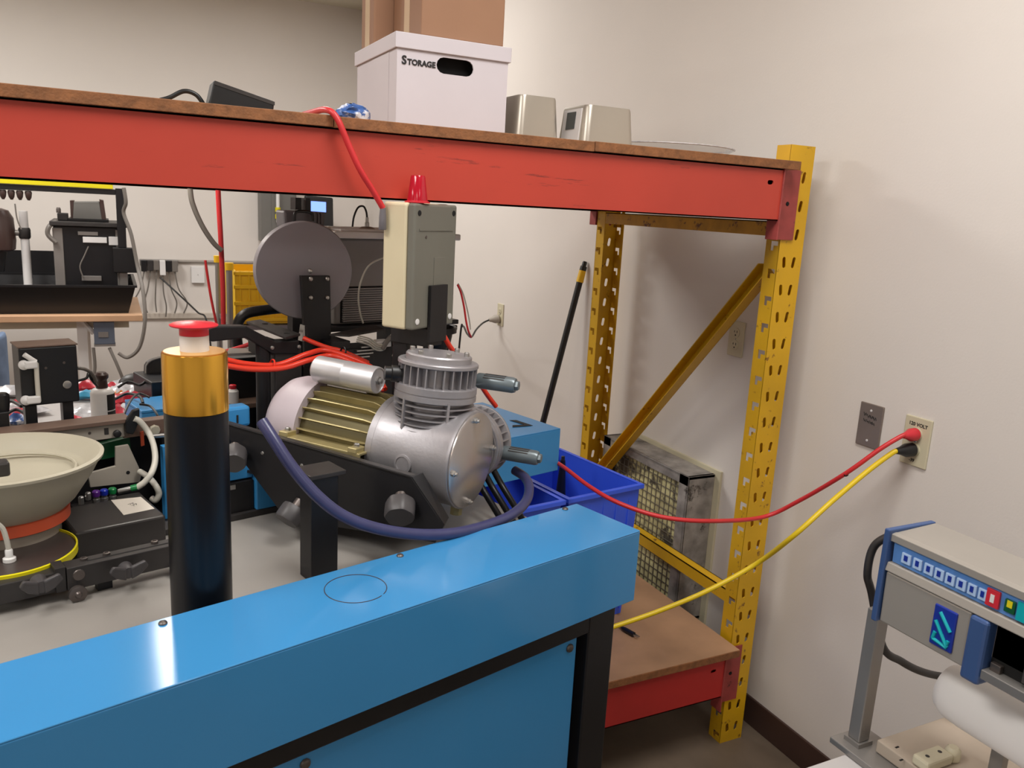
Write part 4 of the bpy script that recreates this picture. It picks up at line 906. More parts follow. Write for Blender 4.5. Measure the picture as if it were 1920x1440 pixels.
# gantry behind the bowl
gy = thing('feeder_gantry', 'grey cross beam with brown trim, green panel and slanted grey plate behind the bowl', 'machine part', m(-.8, .82, -.12))
a = PV(0, 817, .88); c = PV(240, 786, .88); wa = (a-O).z
MB().mbx((-1.02, .88, wa-.036), ((c-O).dot(U), .91, wa-.004)).build('cross_beam', 'machine_grey', gy, bev=.001)
MB().mbx((-1.03, .87, wa-.003), ((c-O).dot(U)+.004, .925, wa+.006)).build('brown_trim', 'brown_trim', gy, bev=.001)
MB().prism([PV(185, 834, .91), PV(243, 820, .91), PV(246, 850, .91), PV(190, 862, .91)], V*.02).build('green_panel', 'green_panel', gy)
MB().prism([PV(165, 888, .87), PV(217, 874, .87), PV(217, 838, .87), PV(241, 834, .87), PV(266, 888, .87), PV(262, 904, .87), PV(170, 914, .87)], V*.008).build('slanted_plate', 'machine_grey', gy, bev=.0008)
MB().lathe(PV(240, 886, .87), -V, [(.004, 0), (.004, .0006)], 12).build('hole', 'dark_inside', gy)
for x, y in ((168, 812), (140, 820)): MB().lathe(PV(x, y, .88), -V, [(.003, 0), (.003, .001)], 10).build('screw', 'dark_steel', gy)
MB().prism([PV(195, 803, .88), PV(203, 802, .88), PV(204, 814, .88), PV(196, 815, .88)], -V*.001).build('slot', 'charcoal_metal', gy)
MB().lathe(PV(218, 812, .88), -V, [(.006, 0), (.008, .003), (.008, .01), (.005, .012)], 14).build('black_stud', 'black_plastic', gy, smooth=True)
MB().prism([PV(236, 790, .865), PV(250, 770, .865), PV(262, 766, .865), PV(262, 790, .865), PV(250, 815, .865), PV(236, 812, .865)], V*.012).build('black_lever', 'black_plastic', gy, bev=.002)
MB().mbx((-.70, .88, wa-.04), (-.56, .91, wa-.006)).build('end_block', 'brown_trim', gy, bev=.002)
MB().lathe(PV(289, 806, .875), -V, [(.012, 0), (.012, .006), (.010, .008)], 8).build('beige_nut', 'bowl_beige', gy, smooth=True)
MB().cyl(PV(283, 818, .87), PV(310, 816, .87), .0055).build('steel_pin', 'steel', gy, smooth=True)
MB().prism([PV(262, 810, .88), PV(268, 808, .88), PV(270, 834, .88), PV(264, 836, .88)], -V*.004).build('orange_clip', 'orange_band', gy)
MB().mbx((-1.04, .93, -.1195), (-.585, .938, wa-.045)).build('back_plate', 'black_metal', gy)
for u in (-1.0, -.60): MB().mbx((u-.018, .885, -.12), (u+.018, .91, wa-.036)).build('gantry_post', 'black_metal', gy)
ubp = (PV(306, 880, .84)-O).dot(U); MB().mbx((ubp+.001, .84, -.1195), (ubp+.03, .86, (PV(306, 838, .84)-O).z)).build('blue_post', 'blue_paint_dull', gy, bev=.001)
# yellow edged round tray and white fitting
ty = thing('yellow_edged_tray', 'thin round tray with a bright yellow edge under the feeder bowl', 'tray', m(-1.0, .55, -.04))
tc_ = PW(40, 1040, -.030)
yb = tc_ + U*-.02 + V*.012
MB().lathe(yb, W, [(.0001, 0), (.105, 0), (.107, .001), (.107, .004), (.0001, .005)], 56).build('tray_plate', 'dark_steel', ty, smooth=True)
MB().lathe(yb, W, [(.1072, -.006), (.110, -.005), (.110, .008), (.1072, .009), (.1072, -.006)], 56, cap=False).build('yellow_rim', 'strip_yellow', ty, smooth=True)
wf_ = thing('white_nipple', 'white plastic fitting with a clear tube in front of the feeder bowl', 'fitting', PW(18, 1052, -.025))
pz_ = PW(18, 1052, -.025)
MB().lathe(pz_, W, [(.010, 0), (.010, .006), (.006, .008), (.006, .02), (.0045, .022)], 16).build('nipple', 'white_plastic', wf_, smooth=True)
MB().tube([pz_+W*.02, pz_+W*.04-U*.002, pz_+W*.06-U*.006, pz_+W*.072-U*.014], .0042, 8).build('clear_tube', 'light_tube', wf_, smooth=True)
# black box on posts
kb = thing('black_control_cabinet', 'square black cabinet on two black posts with white elbow tubing at the left', 'cabinet', m(-.82, .97, -.12))
MB().mbx((-.874, .95, .146), (-.765, 1.02, .270)).build('cabinet_body', 'black_paint', kb, bev=.003)
MB().mbx((-.876, .948, .2702), (-.763, 1.022, .2735)).build('top_plate', 'brown_trim', kb, bev=.001)
for u0, u1 in ((-.868, -.846), (-.797, -.776)): MB().mbx((u0, .96, -.12), (u1, .985, .145)).build('post', 'black_paint', kb, bev=.001)
def elb(px, py): 
    c = PV(px, py, .945); return c
for (x0, y0, x1) in ((44, 684, 66), (48, 750, 72)):
    MB().lathe(elb(x0, y0), -V, [(.010, 0), (.010, .006), (.006, .008), (.003, .010)], 16).build('elbow_body', 'white_plastic', kb, smooth=True)
    MB().mbx(tuple(((elb(x0, y0)-O).dot(U), .934, (elb(x0, y0)-O).z-.008)), tuple(((elb(x1, y0)-O).dot(U)+.003, .946, (elb(x0, y0)-O).z+.008))).build('elbow', 'white_plastic', kb, bev=.003)
MB().tube([elb(67, 680)-V*.004, elb(69, 715)-V*.004, elb(72, 752)-V*.004], .0048, 10).build('clear_tube', 'light_tube', kb, smooth=True)
MB().tube([elb(44, 664)-V*.004, elb(66, 678)-V*.004], .0052, 10).build('elbow_stub', 'white_plastic', kb, smooth=True)
MB().lathe(PV(126, 721, .95), -V, [(.0085, 0), (.0085, .0015), (.007, .002)], 20).build('silver_plug', 'steel', kb, smooth=True)
for x, y in ((86, 690), (120, 680)): MB().lathe(PV(x, y, .95), -V, [(.003, 0), (.0025, .001)], 10).build('screw', 'dark_steel', kb)
tubes([PV(*p_) for p_ in ((146, 690, .98), (158, 692, .98), (172, 700, .99), (180, 716, 1.0))], .004, 'grey_cable', 'grey_cable', 'grey cable leaving the right side of the black cabinet', 'cable')
tubes([PV(*p_) for p_ in ((146, 714, .99), (162, 709, .99), (166, 700, 1.0), (172, 712, 1.0), (182, 724, 1.02))], .0028, 'black_plastic', 'black_cable', 'thin black cable leaving the right side of the black cabinet', 'cable')
# ---------------------------------------------------------------- white work table with parts packets
jt = thing('white_work_table', 'white topped work table heaped with small parts behind the machine', 'table', m(-.85, 1.5, -.6425))
TW = -.034
MB().mbx((-1.5, 1.12, TW-.025), (-.30, 1.86, TW)).build('table_top', 'worktop_white', jt, bev=.002)
for u, v in ((-1.45, 1.17), (-.35, 1.17), (-1.45, 1.38), (-.35, 1.38)): MB().mbx((u-.02, v-.02, -.6425), (u+.02, v+.02, TW-.025)).build('table_leg', 'galvanised', jt)
MB().mbx((-1.47, 1.36, TW-.08), (-.33, 1.40, TW-.025)).build('table_rail', 'galvanised', jt)
sc_ = thing('spray_can', 'white and black spray can standing among the parts packets', 'can', m(-.66, 1.2, TW))
pc = PV(193, 760, 1.20); us = (pc-O).dot(U); r0 = .0275; hb = (PV(193, 727, 1.2)-O).z-TW
MB().lathe(m(us, 1.2, TW), W, [(r0-.002, 0), (r0, .002), (r0, hb-.012), (r0-.004, hb-.004), (r0-.010, hb)], 36).build('can_body', 'white_plastic', sc_, smooth=True)
b = MB(); nn = 14
for lay, (za, zb_) in enumerate(((.006, hb*.30), (hb*.32, hb*.62), (hb*.64, hb-.013))):
    vs = []; 
    for k in range(nn+1):
        a = math.radians(-84+ 100*k/nn); d_ = U*math.sin(math.radians(0))+ (U*math.cos(a)+V*math.sin(a))*(r0+.0006)
        vs += [m(us, 1.2, TW+za)+d_, m(us, 1.2, TW+zb_)+d_]
    b.add(vs, [(2*k, 2*k+2, 2*k+3, 2*k+1) for k in range(nn)])
lab(b.build('printed_label', 'ink', sc_, smooth=True), 'black printed panel on the can')
MB().lathe(m(us, 1.2, TW+hb), W, [(.013, 0), (.014, .003), (.012, .02), (.016, .026), (.016, .034), (.010, .040)], 20).build('spray_cap', 'brown_plastic', sc_, smooth=True)
tag(MB().mbx((-.85, 1.22, TW+.0005), (-.70, 1.5, TW+.002)).build('paper_sheet', 'worktop_white'), 'white paper sheet under the black cabinet on the white table', 'paper')
def packet(px, py, w_, mt, size, label, rz=0, grp='parts packets heaped on the white table'):
    c = PW(px, py, w_); a = rotz(rz); b = MB(); nx, ny = 7, 6; rnd = random.Random(px*31+py)
    top = []
    for side in (1, -1):
        for j in range(ny):
            for i in range(nx):
                x = i/(nx-1)-.5; y = j/(ny-1)-.5; e = (1-(2*x)**2)*(1-(2*y)**2)
                hgt = (e*.5+.02)*size[2] + e*rnd.uniform(-.25, .25)*size[2]
                top.append(c + a[0]*(x*size[0]+rnd.uniform(-1, 1)*.003) + a[1]*(y*size[1]+rnd.uniform(-1, 1)*.003) + W*(size[2]*.45 + side*max(hgt, .0003)))
    N = nx*ny; fs = []
    for j in range(ny-1):
        for i in range(nx-1):
            k = j*nx+i; fs += [(k, k+1, k+nx+1, k+nx), (N+k, N+k+nx, N+k+nx+1, N+k+1)]
    rim = [i for i in range(nx)] + [j*nx+nx-1 for j in range(1, ny)] + [(ny-1)*nx+i for i in range(nx-2, -1, -1)] + [j*nx for j in range(ny-2, 0, -1)]
    for k in range(len(rim)): p_, q_ = rim[k], rim[(k+1) % len(rim)]; fs.append((p_, N+p_, N+q_, q_))
    b.add(top, fs); return tag(b.build('parts_packet', mt, smooth=True), label, 'packet', grp)
PK = [(158, 735, 'bag_red', (.07, .05, .04), 'red packet directly right of the black cabinet, uppermost', 20),
      (160, 748, 'bag_cyan', (.08, .05, .03), 'light blue packet right of the black cabinet, under the red one', -10),
      (165, 776, 'bag_clear', (.10, .08, .03), 'clear packet left of the spray can, lower', 30),
      (152, 786, 'bag_clear', (.08, .06, .025), 'clear packet at the table front left of the spray can', -20),
      (232, 760, 'bag_red', (.09, .06, .04), 'red packet right of the spray can, nearest the can', 25),
      (252, 757, 'bag_red', (.08, .05, .035), 'red packet right of the spray can, second from the can', -35),
      (232, 742, 'bag_clear', (.09, .07, .04), 'clear packet behind the red ones right of the can', 10),
      (222, 745, 'bag_orange', (.05, .05, .03), 'small orange packet behind the spray can', 0),
      (245, 775, 'bag_clear', (.10, .07, .03), 'clear packet at the table front right of the can', 15),
      (226, 779, 'bag_red', (.06, .05, .03), 'small red packet at the table front right of the can', 60),
      (262, 742, 'bag_clear', (.09, .07, .03), 'clear packet beside the black bag', -15),
      (222, 728, 'bag_clear', (.08, .06, .03), 'clear packet farthest back, right of the can', 40),
      (14, 742, 'bag_clear', (.12, .09, .03), 'clear packet at the left edge, farthest back', 0),
      (24, 766, 'bag_red', (.07, .05, .03), 'red packet left of the black cabinet, behind', 20),
      (30, 786, 'bag_red', (.08, .06, .03), 'red packet left of the black cabinet, in front', -20),
      (26, 777, 'bag_clear', (.10, .06, .03), 'clear packet left of the black cabinet', 10),
      (34, 795, 'bag_blue', (.05, .05, .03), 'small blue patterned packet left of the black cabinet', 0)]
PK += [(236, 752, 'bag_clear', (.05, .04, .03), 'small clear packet between the red packets right of the can', 33), (268, 752, 'bag_red', (.06, .04, .03), 'red packet against the pale blue case', 12),
       (240, 735, 'bag_red', (.05, .04, .03), 'red packet far back beside the black bag', -5), (212, 736, 'bag_red', (.05, .05, .03), 'red packet directly behind the spray can', 45),
       (258, 783, 'bag_clear', (.06, .05, .025), 'clear packet at the table front, nearest the black lever', -12), (140, 792, 'bag_red', (.05, .04, .02), 'small red packet between the cabinet posts and the can', 8),
       (66, 776, 'bag_clear', (.07, .05, .02), 'clear packet right beside the left cabinet post', 22), (10, 792, 'bag_red', (.07, .05, .03), 'red packet at the left edge, in front', 5)]
for i, pts in enumerate((((222, 726, 1.5), (240, 716, 1.52), (262, 722, 1.5), (276, 712, 1.52)), ((216, 748, 1.4), (240, 738, 1.42), (262, 744, 1.36), (268, 756, 1.3)), ((0, 760, 1.3), (20, 752, 1.32), (40, 762, 1.25)), ((10, 778, 1.1), (30, 768, 1.12), (52, 778, 1.08)))):
    tubes([PV(*p_) for p_ in pts], .004, 'black_plastic', 'loose_wire', ['black wire across the back of the packet heap', 'black wire between the packets and the pale blue case', 'black wire at the left edge behind the black cabinet', 'black wire at the left edge in front of the black cabinet'][i], 'wire')
for (x, y, mt, sz, lb, rz) in PK: packet(x, y, TW+.003, mt, sz, lb, rz)
bgb = MB(); c = PW(255, 735, TW); bgb.sphere(c+W*.03, .05, 16, 10, (1.0, .8, .62)); tag(bgb.build('black_bag', 'charcoal_metal', smooth=True), 'soft black bag among the packets, left of the dark open case', 'bag')
oc = thing('dark_open_case', 'dark open case with a rounded chrome-edged back, left of the gold band', 'case', m(-.45, 1.5, TW))
c = PV(318, 738, 1.45); uo = (c-O).dot(U)
MB().mbx((uo-.05, 1.45, TW+.001), (uo+.12, 1.62, (PV(296, 716, 1.45)-O).z)).build('case_body', 'black_paint', oc, bev=.003)
rr = []
zc0 = (PV(296, 716, 1.45)-O).z
for k in range(13):
    a = math.pi*k/12; rr.append(m(uo+.035+.06*math.cos(a) if k not in (0, 12) else uo+.035+.06*math.cos(a), 1.58, zc0+.045*math.sin(a)**.5))
MB().prism(rr, V*.02).build('case_back', 'charcoal_metal', oc)
MB().tube(rr, .003, 8, False).build('chrome_edge', 'steel', oc, smooth=True)
bx_ = thing('blue_case', 'pale blue low case on the white table left of the gold band', 'case', m(-.45, 1.3, TW))
c = PV(296, 765, 1.28); ub = (c-O).dot(U)
MB().mbx((ub-.045, 1.27, TW+.0005), (ub+.14, 1.42, TW+.050)).build('case_body', 'blue_paint_dull', bx_, bev=.003)
MB().mbx((ub-.045, 1.27, TW+.0505), (ub+.14, 1.42, TW+.058)).build('case_lid', 'blue_paint_dull', bx_, bev=.002)
for i, pts in enumerate((((228, 790, 1.14), (240, 760, 1.2), (250, 745, 1.25), (262, 738, 1.3), (280, 745, 1.28)), ((300, 800, 1.13), (296, 780, 1.13), (282, 762, 1.18), (262, 758, 1.2)))):
    tubes([PV(*p_) for p_ in pts], .003, 'black_plastic', 'black_wire', ['black wire over the packets right of the spray can', 'black wire over the edge of the pale blue case'][i], 'wire')
bk = thing('black_label_box', 'small black box with a white side label at the left edge', 'box', m(-1.0, 1.0, -.12))
c = PV(8, 798, .93); uk, wk = (c-O).dot(U), (c-O).z
MB().mbx((uk-.05, .93, wk-.02), (uk+.01, .98, wk+.028)).build('box_body', 'black_plastic', bk, bev=.002)
MB().mbx((uk+.0105, .935, wk-.015), (uk+.0112, .965, wk+.02)).build('side_label', 'paper', bk)
MB().mbx((uk-.03, .94, -.12), (uk-.01, .97, wk-.02)).build('stem', 'black_metal', bk)
MB().lathe(PV(4, 758, .95), W, [(.012, -.015), (.014, 0), (.014, .02), (.010, .024)], 18).build('black_knob', 'black_plastic', bk, smooth=True)

# ================================================================== BACK OF THE ROOM
def wallz(x, y): return PY(x, y, YB-.01)
struct(MB().cyl(Vec((.25, YB-.012, 1.103)), Vec((1.12, YB-.012, 1.103)), .011).build('trim_1', 'conduit', smooth=True))
struct(MB().bx((-2.2, YB-.022, .69), (.80, YB-.0005, .73)).build('trim_2', 'wire_mould', bev=.003))
bw = thing('wall_box', 'white blank wall box under the grey conduit', 'wall box', (.72, YB-.01, 1.02))
c = PY(371, 515, YB-.02); MB().bx((c.x-.045, YB-.03, c.z-.06), (c.x+.045, YB-.0005, c.z+.06)).build('box_body', 'white_plastic', bw, bev=.003)
MB().lathe((c.x, YB-.03, c.z), (0, -1, 0), [(.004, 0), (.003, .002)], 8).build('screw', 'steel', bw)
ps = thing('power_strip', 'long grey power strip on the back wall holding a row of adapters', 'power strip', PY(298, 497, YB-.03))
a = PY(262, 492, YB-.04); c = PY(334, 492, YB-.04)
MB().bx((a.x, YB-.045, a.z-.022), (c.x, YB-.0005, a.z+.022)).build('strip_body', 'galvanised', ps, bev=.003)
for k in range(6):
    x = a.x+.025+(c.x-a.x-.05)*k/5; z_ = a.z-.01
    ad = thing('power_adapter', ['black adapter at the left end of the power strip', 'second adapter from the left on the power strip', 'grey third adapter from the left on the power strip', 'white adapter hanging lowest on the power strip', 'black fifth adapter on the power strip', 'grey adapter at the right end of the power strip'][k], 'adapter', (x, YB-.08, z_), 'adapters on the power strip')
    mt = ['black_plastic', 'charcoal_metal', 'grey_cable', 'white_plastic', 'black_plastic', 'grey_cable'][k]; dz = [.05, .045, .04, .075, .05, .05][k]
    MB().bx((x-.019, YB-.085, z_-dz), (x+.019, YB-.0455, z_+.03)).build('adapter_body', mt, ad, bev=.004)
    MB().tube([(x, YB-.065, z_-dz), (x+.01*(k-3), YB-.07, z_-dz-.12), (x+.03*(k-2.5), YB-.06, z_-dz-.22), (x-.05+.02*k, YB-.05, z_-dz-.30)], .005, 6).build('adapter_cord', 'grey_cable', ad, smooth=True)
tubes([PY(*p_) for p_ in ((300, 520, 6.2), (335, 552, 6.1), (370, 585, 5.9), (388, 604, 5.8))] + [Vec((PY(400, 640, 5.75).x, 5.75, .35)), Vec((PY(402, 640, 5.75).x, 5.74, .006))], .006, 'black_plastic', 'dangling_cable', 'straight dark cable slanting from the power strip down to the right', 'cable')
# bench with tray and equipment
BZ, BY0, BY1 = .905, 5.0, 5.85
bn = thing('back_bench', 'wooden topped work bench along the back wall', 'bench', (-.8, 5.4, 0))
MB().bx((-2.3, BY0, BZ-.035), (.15, BY1, BZ)).build('bench_top', 'bench_wood', bn, bev=.003)
for x in (-2.2, -.16):
    for y in (BY0+.12, BY1-.08): MB().bx((x-.025, y-.025, 0), (x+.025, y+.025, BZ-.035)).build('leg', 'white_plastic', bn)
MB().bx((-2.2, BY0+.1, BZ-.085), (.08, BY0+.14, BZ-.036)).build('apron', 'ceiling_paint', bn)
a = PY(150, 596, BY0+.1); c = PY(176, 625, BY0+.1); MB().tube([a, c], .014, 8, False).build('diagonal_strut', 'white_plastic', bn)
gb = thing('grey_switch_box', 'blue grey switch box hung under the bench edge', 'switch box', PY(195, 645, BY0+.03))
a = PY(174, 592, BY0+.02); c = PY(216, 645, BY0+.02)
MB().bx((a.x, BY0+.02, c.z), (c.x, BY0+.095, BZ-.037)).build('box_body', 'switch_grey', gb, bev=.003); MB().bx((a.x-.002, BY0+.016, c.z-.012), (c.x+.002, BY0+.097, c.z-.001)).build('box_foot', 'galvanised', gb)
MB().bx(((a.x+c.x)/2-.03, BY0+.017, c.z+.04), ((a.x+c.x)/2+.02, BY0+.0195, c.z+.07)).build('rating_sticker', 'galvanised', gb)
tr = thing('black_tray', 'long black tray with slanted sides on the bench', 'tray', (-.8, 5.4, BZ))
tx0, tx1, ty0, ty1, tz0, tz1 = -2.0, .12, 5.04, 5.72, BZ+.0005, 1.055
b = MB(); o0 = [(tx0+.04, ty0+.04, tz0), (tx1-.04, ty0+.04, tz0), (tx1-.04, ty1-.04, tz0), (tx0+.04, ty1-.04, tz0)]; o1 = [(tx0, ty0, tz1), (tx1, ty0, tz1), (tx1, ty1, tz1), (tx0, ty1, tz1)]
i0 = [(x, y, z+.006) for x, y, z in o0]; i1 = [(tx0+.008, ty0+.008, tz1), (tx1-.008, ty0+.008, tz1), (tx1-.008, ty1-.008, tz1), (tx0+.008, ty1-.008, tz1)]; fs = [(0, 3, 2, 1), (8, 9, 10, 11)]
for k in range(4): j = (k+1) % 4; fs += [(k, j, 4+j, 4+k), (8+k, 12+k, 12+j, 8+j), (4+k, 4+j, 12+j, 12+k)]
b.add(o0+o1+i0+i1, fs); b.build('tray_shell', 'black_plastic', tr)
b = MB()
for lo, hi in (((tx0-.01, ty0-.012, tz1), (tx1+.01, ty0+.008, tz1+.012)), ((tx0-.01, ty1-.008, tz1), (tx1+.01, ty1+.012, tz1+.012)), ((tx0-.01, ty0, tz1), (tx0+.008, ty1, tz1+.012)), ((tx1-.008, ty0, tz1), (tx1+.01, ty1, tz1+.012))): b.bx(lo, hi)
b.build('tray_rim', 'black_plastic', tr)
MB().bx((tx0, ty1+.013, BZ+.0005), (-.30, ty1+.03, 1.20)).build('tray_back', 'black_plastic', tr)
ec = thing('equipment_case', 'black equipment case with silver edge strips standing in the black tray', 'equipment case', (-.1, 5.35, BZ+.007))
xa, xb = PY(104, 500, 5.2).x, PY(234, 500, 5.2).x; zt_ = PY(165, 425, 5.2).z
MB().bx((xa, 5.2, BZ+.007), (xb, 5.6, zt_)).build('case_body', 'black_paint', ec, bev=.004)
for x0, x1 in ((xa-.004, xa+.045), (xb-.04, xb+.004)): MB().bx((x0, 5.194, BZ+.008), (x1, 5.21, zt_-.012)).build('edge_strip', 'galvanised', ec, bev=.003)
MB().bx((xa-.015, 5.17, zt_+.001), (xb+.02, 5.62, zt_+.025)).build('case_top', 'charcoal_metal', ec, bev=.003)
for (x, y, w2, h2) in ((178, 450, .06, .016), (165, 438, .05, .010), (215, 452, .03, .024), (172, 522, .05, .014), (170, 548, .02, .012)):
    c = PY(x, y, 5.19); MB().box((c.x, 5.193, c.z), (w2*2, .012, h2*2)).build('connector', 'white_plastic' if h2 > .012 and y < 500 else 'galvanised', ec, bev=.002)
MB().tube([PY(166, 462, 5.18), PY(158, 480, 5.18), PY(150, 500, 5.18), PY(156, 520, 5.18)], .004, 6).build('jumper_cable', 'grey_cable', ec, smooth=True)
MB().tube([PY(105, 455, 5.18), PY(90, 440, 5.18), PY(92, 425, 5.18), PY(105, 415, 5.2)], .012, 8).build('side_cable', 'grey_cable', ec, smooth=True)
gd = thing('grey_display_unit', 'grey sloped display unit with dark side cheeks on top of the black case', 'display', (-.05, 5.35, zt_+.025))
def G(x, y): return PY(x, y, 5.3)
MB().prism([G(138, 378), G(186, 378), G(192, 414), G(136, 414)], (0, .16, 0)).build('display_face', 'panel_grey', gd, bev=.004)
MB().prism([G(131, 376), G(138, 376), G(136, 417), G(133, 417)], (0, .18, 0)).build('cheek', 'brown_plastic', gd); MB().prism([G(186, 374), G(194, 376), G(200, 417), G(192, 417)], (0, .18, 0)).build('cheek', 'brown_plastic', gd)
a, c = G(128, 415), G(204, 415); MB().bx((a.x, 5.27, zt_+.0255), (c.x, 5.52, max(a.z, zt_+.04))).build('display_base', 'black_plastic', gd, bev=.003)
bj = thing('junction_block', 'dark block with fittings beside the grey display on the black case', 'block', (-.2, 5.3, zt_+.025))
a, c = PY(108, 418, 5.28), PY(127, 400, 5.28); MB().bx((a.x, 5.28, zt_+.0255), (c.x, 5.36, c.z)).build('block_body', 'charcoal_metal', bj, bev=.004); MB().lathe(((a.x+c.x)/2-.02, 5.32, c.z), W, [(.012, 0), (.012, .02), (.008, .03)], 12).build('block_stud', 'dark_steel', bj, smooth=True)
# bench frame with the yellow strip
bf = thing('bench_frame', 'black tube frame above the bench carrying a yellow strip light rail', 'frame', (-.9, 5.1, BZ))
zf = PY(225, 362, 5.15).z; xp = PY(226, 390, 5.15).x
MB().bx((xp-.022, 5.13, zf-.30), (xp+.022, 5.17, zf+.025)).build('frame_post', 'black_paint', bf, bev=.003)
MB().bx((-2.1, 5.13, zf-.012), (xp-.022, 5.17, zf+.018)).build('frame_bar', 'black_paint', bf, bev=.003)
MB().bx((-2.1, 5.12, zf+.0185), (PY(212, 352, 5.14).x, 5.17, zf+.046)).build('yellow_strip', 'strip_yellow', bf, bev=.003)
MB().bx((xp-.05, 5.12, zf-.44), (xp+.07, 5.19, zf-.301)).build('post_clamp', 'black_plastic', bf, bev=.004)
MB().bx((xp-.02, 5.14, BZ+.0075), (xp+.02, 5.18, zf-.441)).build('post_tube', 'galvanised', bf)
MB().bx((-2.1, 5.735, BZ+.0005), (-2.06, 5.775, zf)).build('rear_stay', 'galvanised', bf); MB().bx((-2.1, 5.17, zf-.012), (-2.06, 5.775, zf+.018)).build('rear_stay', 'black_paint', bf)
b = MB(); pts = [PY(232, 352, 5.1), PY(236, 380, 5.1), PY(232, 400, 5.12), PY(246, 440, 5.1), PY(258, 500, 5.08), PY(268, 545, 5.0), PY(272, 600, 4.95), PY(262, 650, 4.95), PY(240, 670, 4.97), PY(222, 662, 4.98)]
tag(b.tube(pts, .010, 8).build('grey_cable', 'grey_cable', smooth=True), 'long grey cable hanging off the bench frame in a loop below the bench', 'cable')
for i, pts in enumerate((((175, 652, 5.03), (178, 690, 5.03), (172, 730, 5.03), (178, 780, 5.05)), ((205, 652, 5.03), (222, 690, 5.0), (232, 720, 5.0), (224, 745, 5.0)))):
    tubes([PY(*p_) for p_ in pts], .009, 'grey_cable', 'hanging_cable', ['grey cable hanging below the left of the switch box', 'grey cable hanging below the right of the switch box'][i], 'cable')
fz = PY(20, 372, 5.14)
for i, (x, y0_) in enumerate(((6, 372), (22, 374), (38, 376), (54, 374))):
    c = PY(x, y0_, 5.15); tag(MB().lathe((c.x, 5.15, zf-.013), (0, 0, -1), [(.014, 0), (.018, .01), (.014, .035), (.006, .05)], 10).build('hanging_clip', 'brown_plastic', smooth=True), '%s of the four dark clips hanging under the bench frame bar' % ['leftmost', 'second from the left', 'third from the left', 'rightmost'][i], 'clip', 'clips under the bench frame bar')
tag(MB().tube([PY(28, 382, 5.15), PY(32, 410, 5.15), PY(40, 430, 5.15)], .004, 6).build('thin_cable', 'grey_cable', smooth=True), 'thin grey cable hanging from the frame bar at the left', 'cable')
# microscope
mi = thing('stereo_microscope', 'dark brown microscope head on a pale boom stand at the left edge', 'microscope', (-.45, 5.4, BZ+.007))
c = PY(3, 436, 5.1)
MB().lathe((c.x-.03, 5.3, c.z-.11), W, [(.05, 0), (.072, .01), (.078, .06), (.072, .18), (.05, .22), (.02, .23)], 28).build('microscope_head', 'brown_plastic', mi, smooth=True)
c2_ = PY(46, 437, 5.3); MB().cyl((c.x+.04, 5.3, c2_.z), (c2_.x+.02, 5.3, c2_.z), .016).build('boom', 'galvanised', mi, smooth=True)
MB().lathe((c2_.x, 5.3, c2_.z-.03), W, [(.026, 0), (.03, .01), (.03, .05), (.026, .06)], 16).build('boom_clamp', 'charcoal_metal', mi, smooth=True)
MB().cyl((c2_.x, 5.3, BZ+.03), (c2_.x, 5.3, c2_.z+.12), .022).build('stand_post', 'white_plastic', mi, smooth=True)
MB().bx((c2_.x-.10, 5.2, BZ+.0075), (c2_.x+.10, 5.42, BZ+.03)).build('stand_base', 'white_plastic', mi, bev=.004)
MB().tube([(c.x-.03, 5.3, c.z-.11), (c.x-.05, 5.3, c.z-.22)], .03, 12, False).build('objective', 'black_plastic', mi, smooth=True)
od = thing('dark_outlet', 'dark wall outlet behind the microscope stand', 'outlet', PY(62, 494, YB)); c = PY(62, 494, YB-.005)
MB().bx((c.x-.035, YB-.008, c.z-.055), (c.x+.035, YB-.0003, c.z+.055)).build('cover_plate', 'brown_plastic', od, bev=.002)
for dz in (.02, -.02): MB().lathe((c.x, YB-.008, c.z+dz), (0, -1, 0), [(.015, 0), (.014, .002)], 16).build('socket', 'black_plastic', od, smooth=True)
fA, fB, fC = PY(36, 542, 5.45), PY(86, 540, 5.45), PY(103, 552, 5.45)
tag(MB().prism([fA, fB, fC, Vec((fC.x, 5.45, BZ+.0075)), Vec((fA.x, 5.45, BZ+.0075))], (0, .012, 0)).build('blue_folder', 'blue_sheet'), 'bright blue folder standing in the black tray beside the black case', 'folder')
# electrical panel, monitor, latch case
ep = thing('electrical_panel', 'grey electrical panel with a conduit on the back wall behind the disc', 'electrical panel', (1.1, YB-.1, 1.27))
a = PY(490, 452, YB-.14); c = PY(556, 452, YB-.14)
MB().bx((a.x, YB-.14, a.z), (c.x, YB-.0005, a.z+.62)).build('panel_body', 'panel_grey', ep, bev=.004); MB().bx((a.x+.075, YB-.147, a.z+.02), (c.x-.01, YB-.1405, a.z+.60)).build('panel_door', 'panel_grey', ep, bev=.002)
cm = PY(521, 380, YB-.17); MB().cyl((cm.x, YB-.17, a.z+.14), (cm.x, YB-.17, a.z+.66), .013).build('conduit', 'white_plastic', ep, smooth=True)
for y in (393, 406): c = PY(521, y, YB-.17); MB().cyl((c.x, YB-.17, c.z-.016), (c.x, YB-.17, c.z+.016), .019).build('yellow_tag', 'strip_yellow', ep, smooth=True)
mn = thing('small_monitor', 'small black monitor with a lit blue screen on the back wall', 'monitor', (1.35, 5.9, 1.4))
def Q(x, y): return PY(x, y, 6.0)
MB().prism([Q(573, 366), Q(625, 371), Q(626, 432), Q(574, 432)], (0, .06, 0)).build('monitor_body', 'black_plastic', mn, bev=.012, seg=3)
lab(MB().prism([Q(583, 377), Q(611, 379), Q(611, 398), Q(583, 396)], (0, -.004, 0)).build('screen', 'lit_screen', mn), 'lit pale blue screen')
c = Q(600, 400); MB().bx((c.x-.03, 6.06, c.z-.03), (c.x+.03, YB-.0005, c.z+.03)).build('wall_arm', 'black_metal', mn)
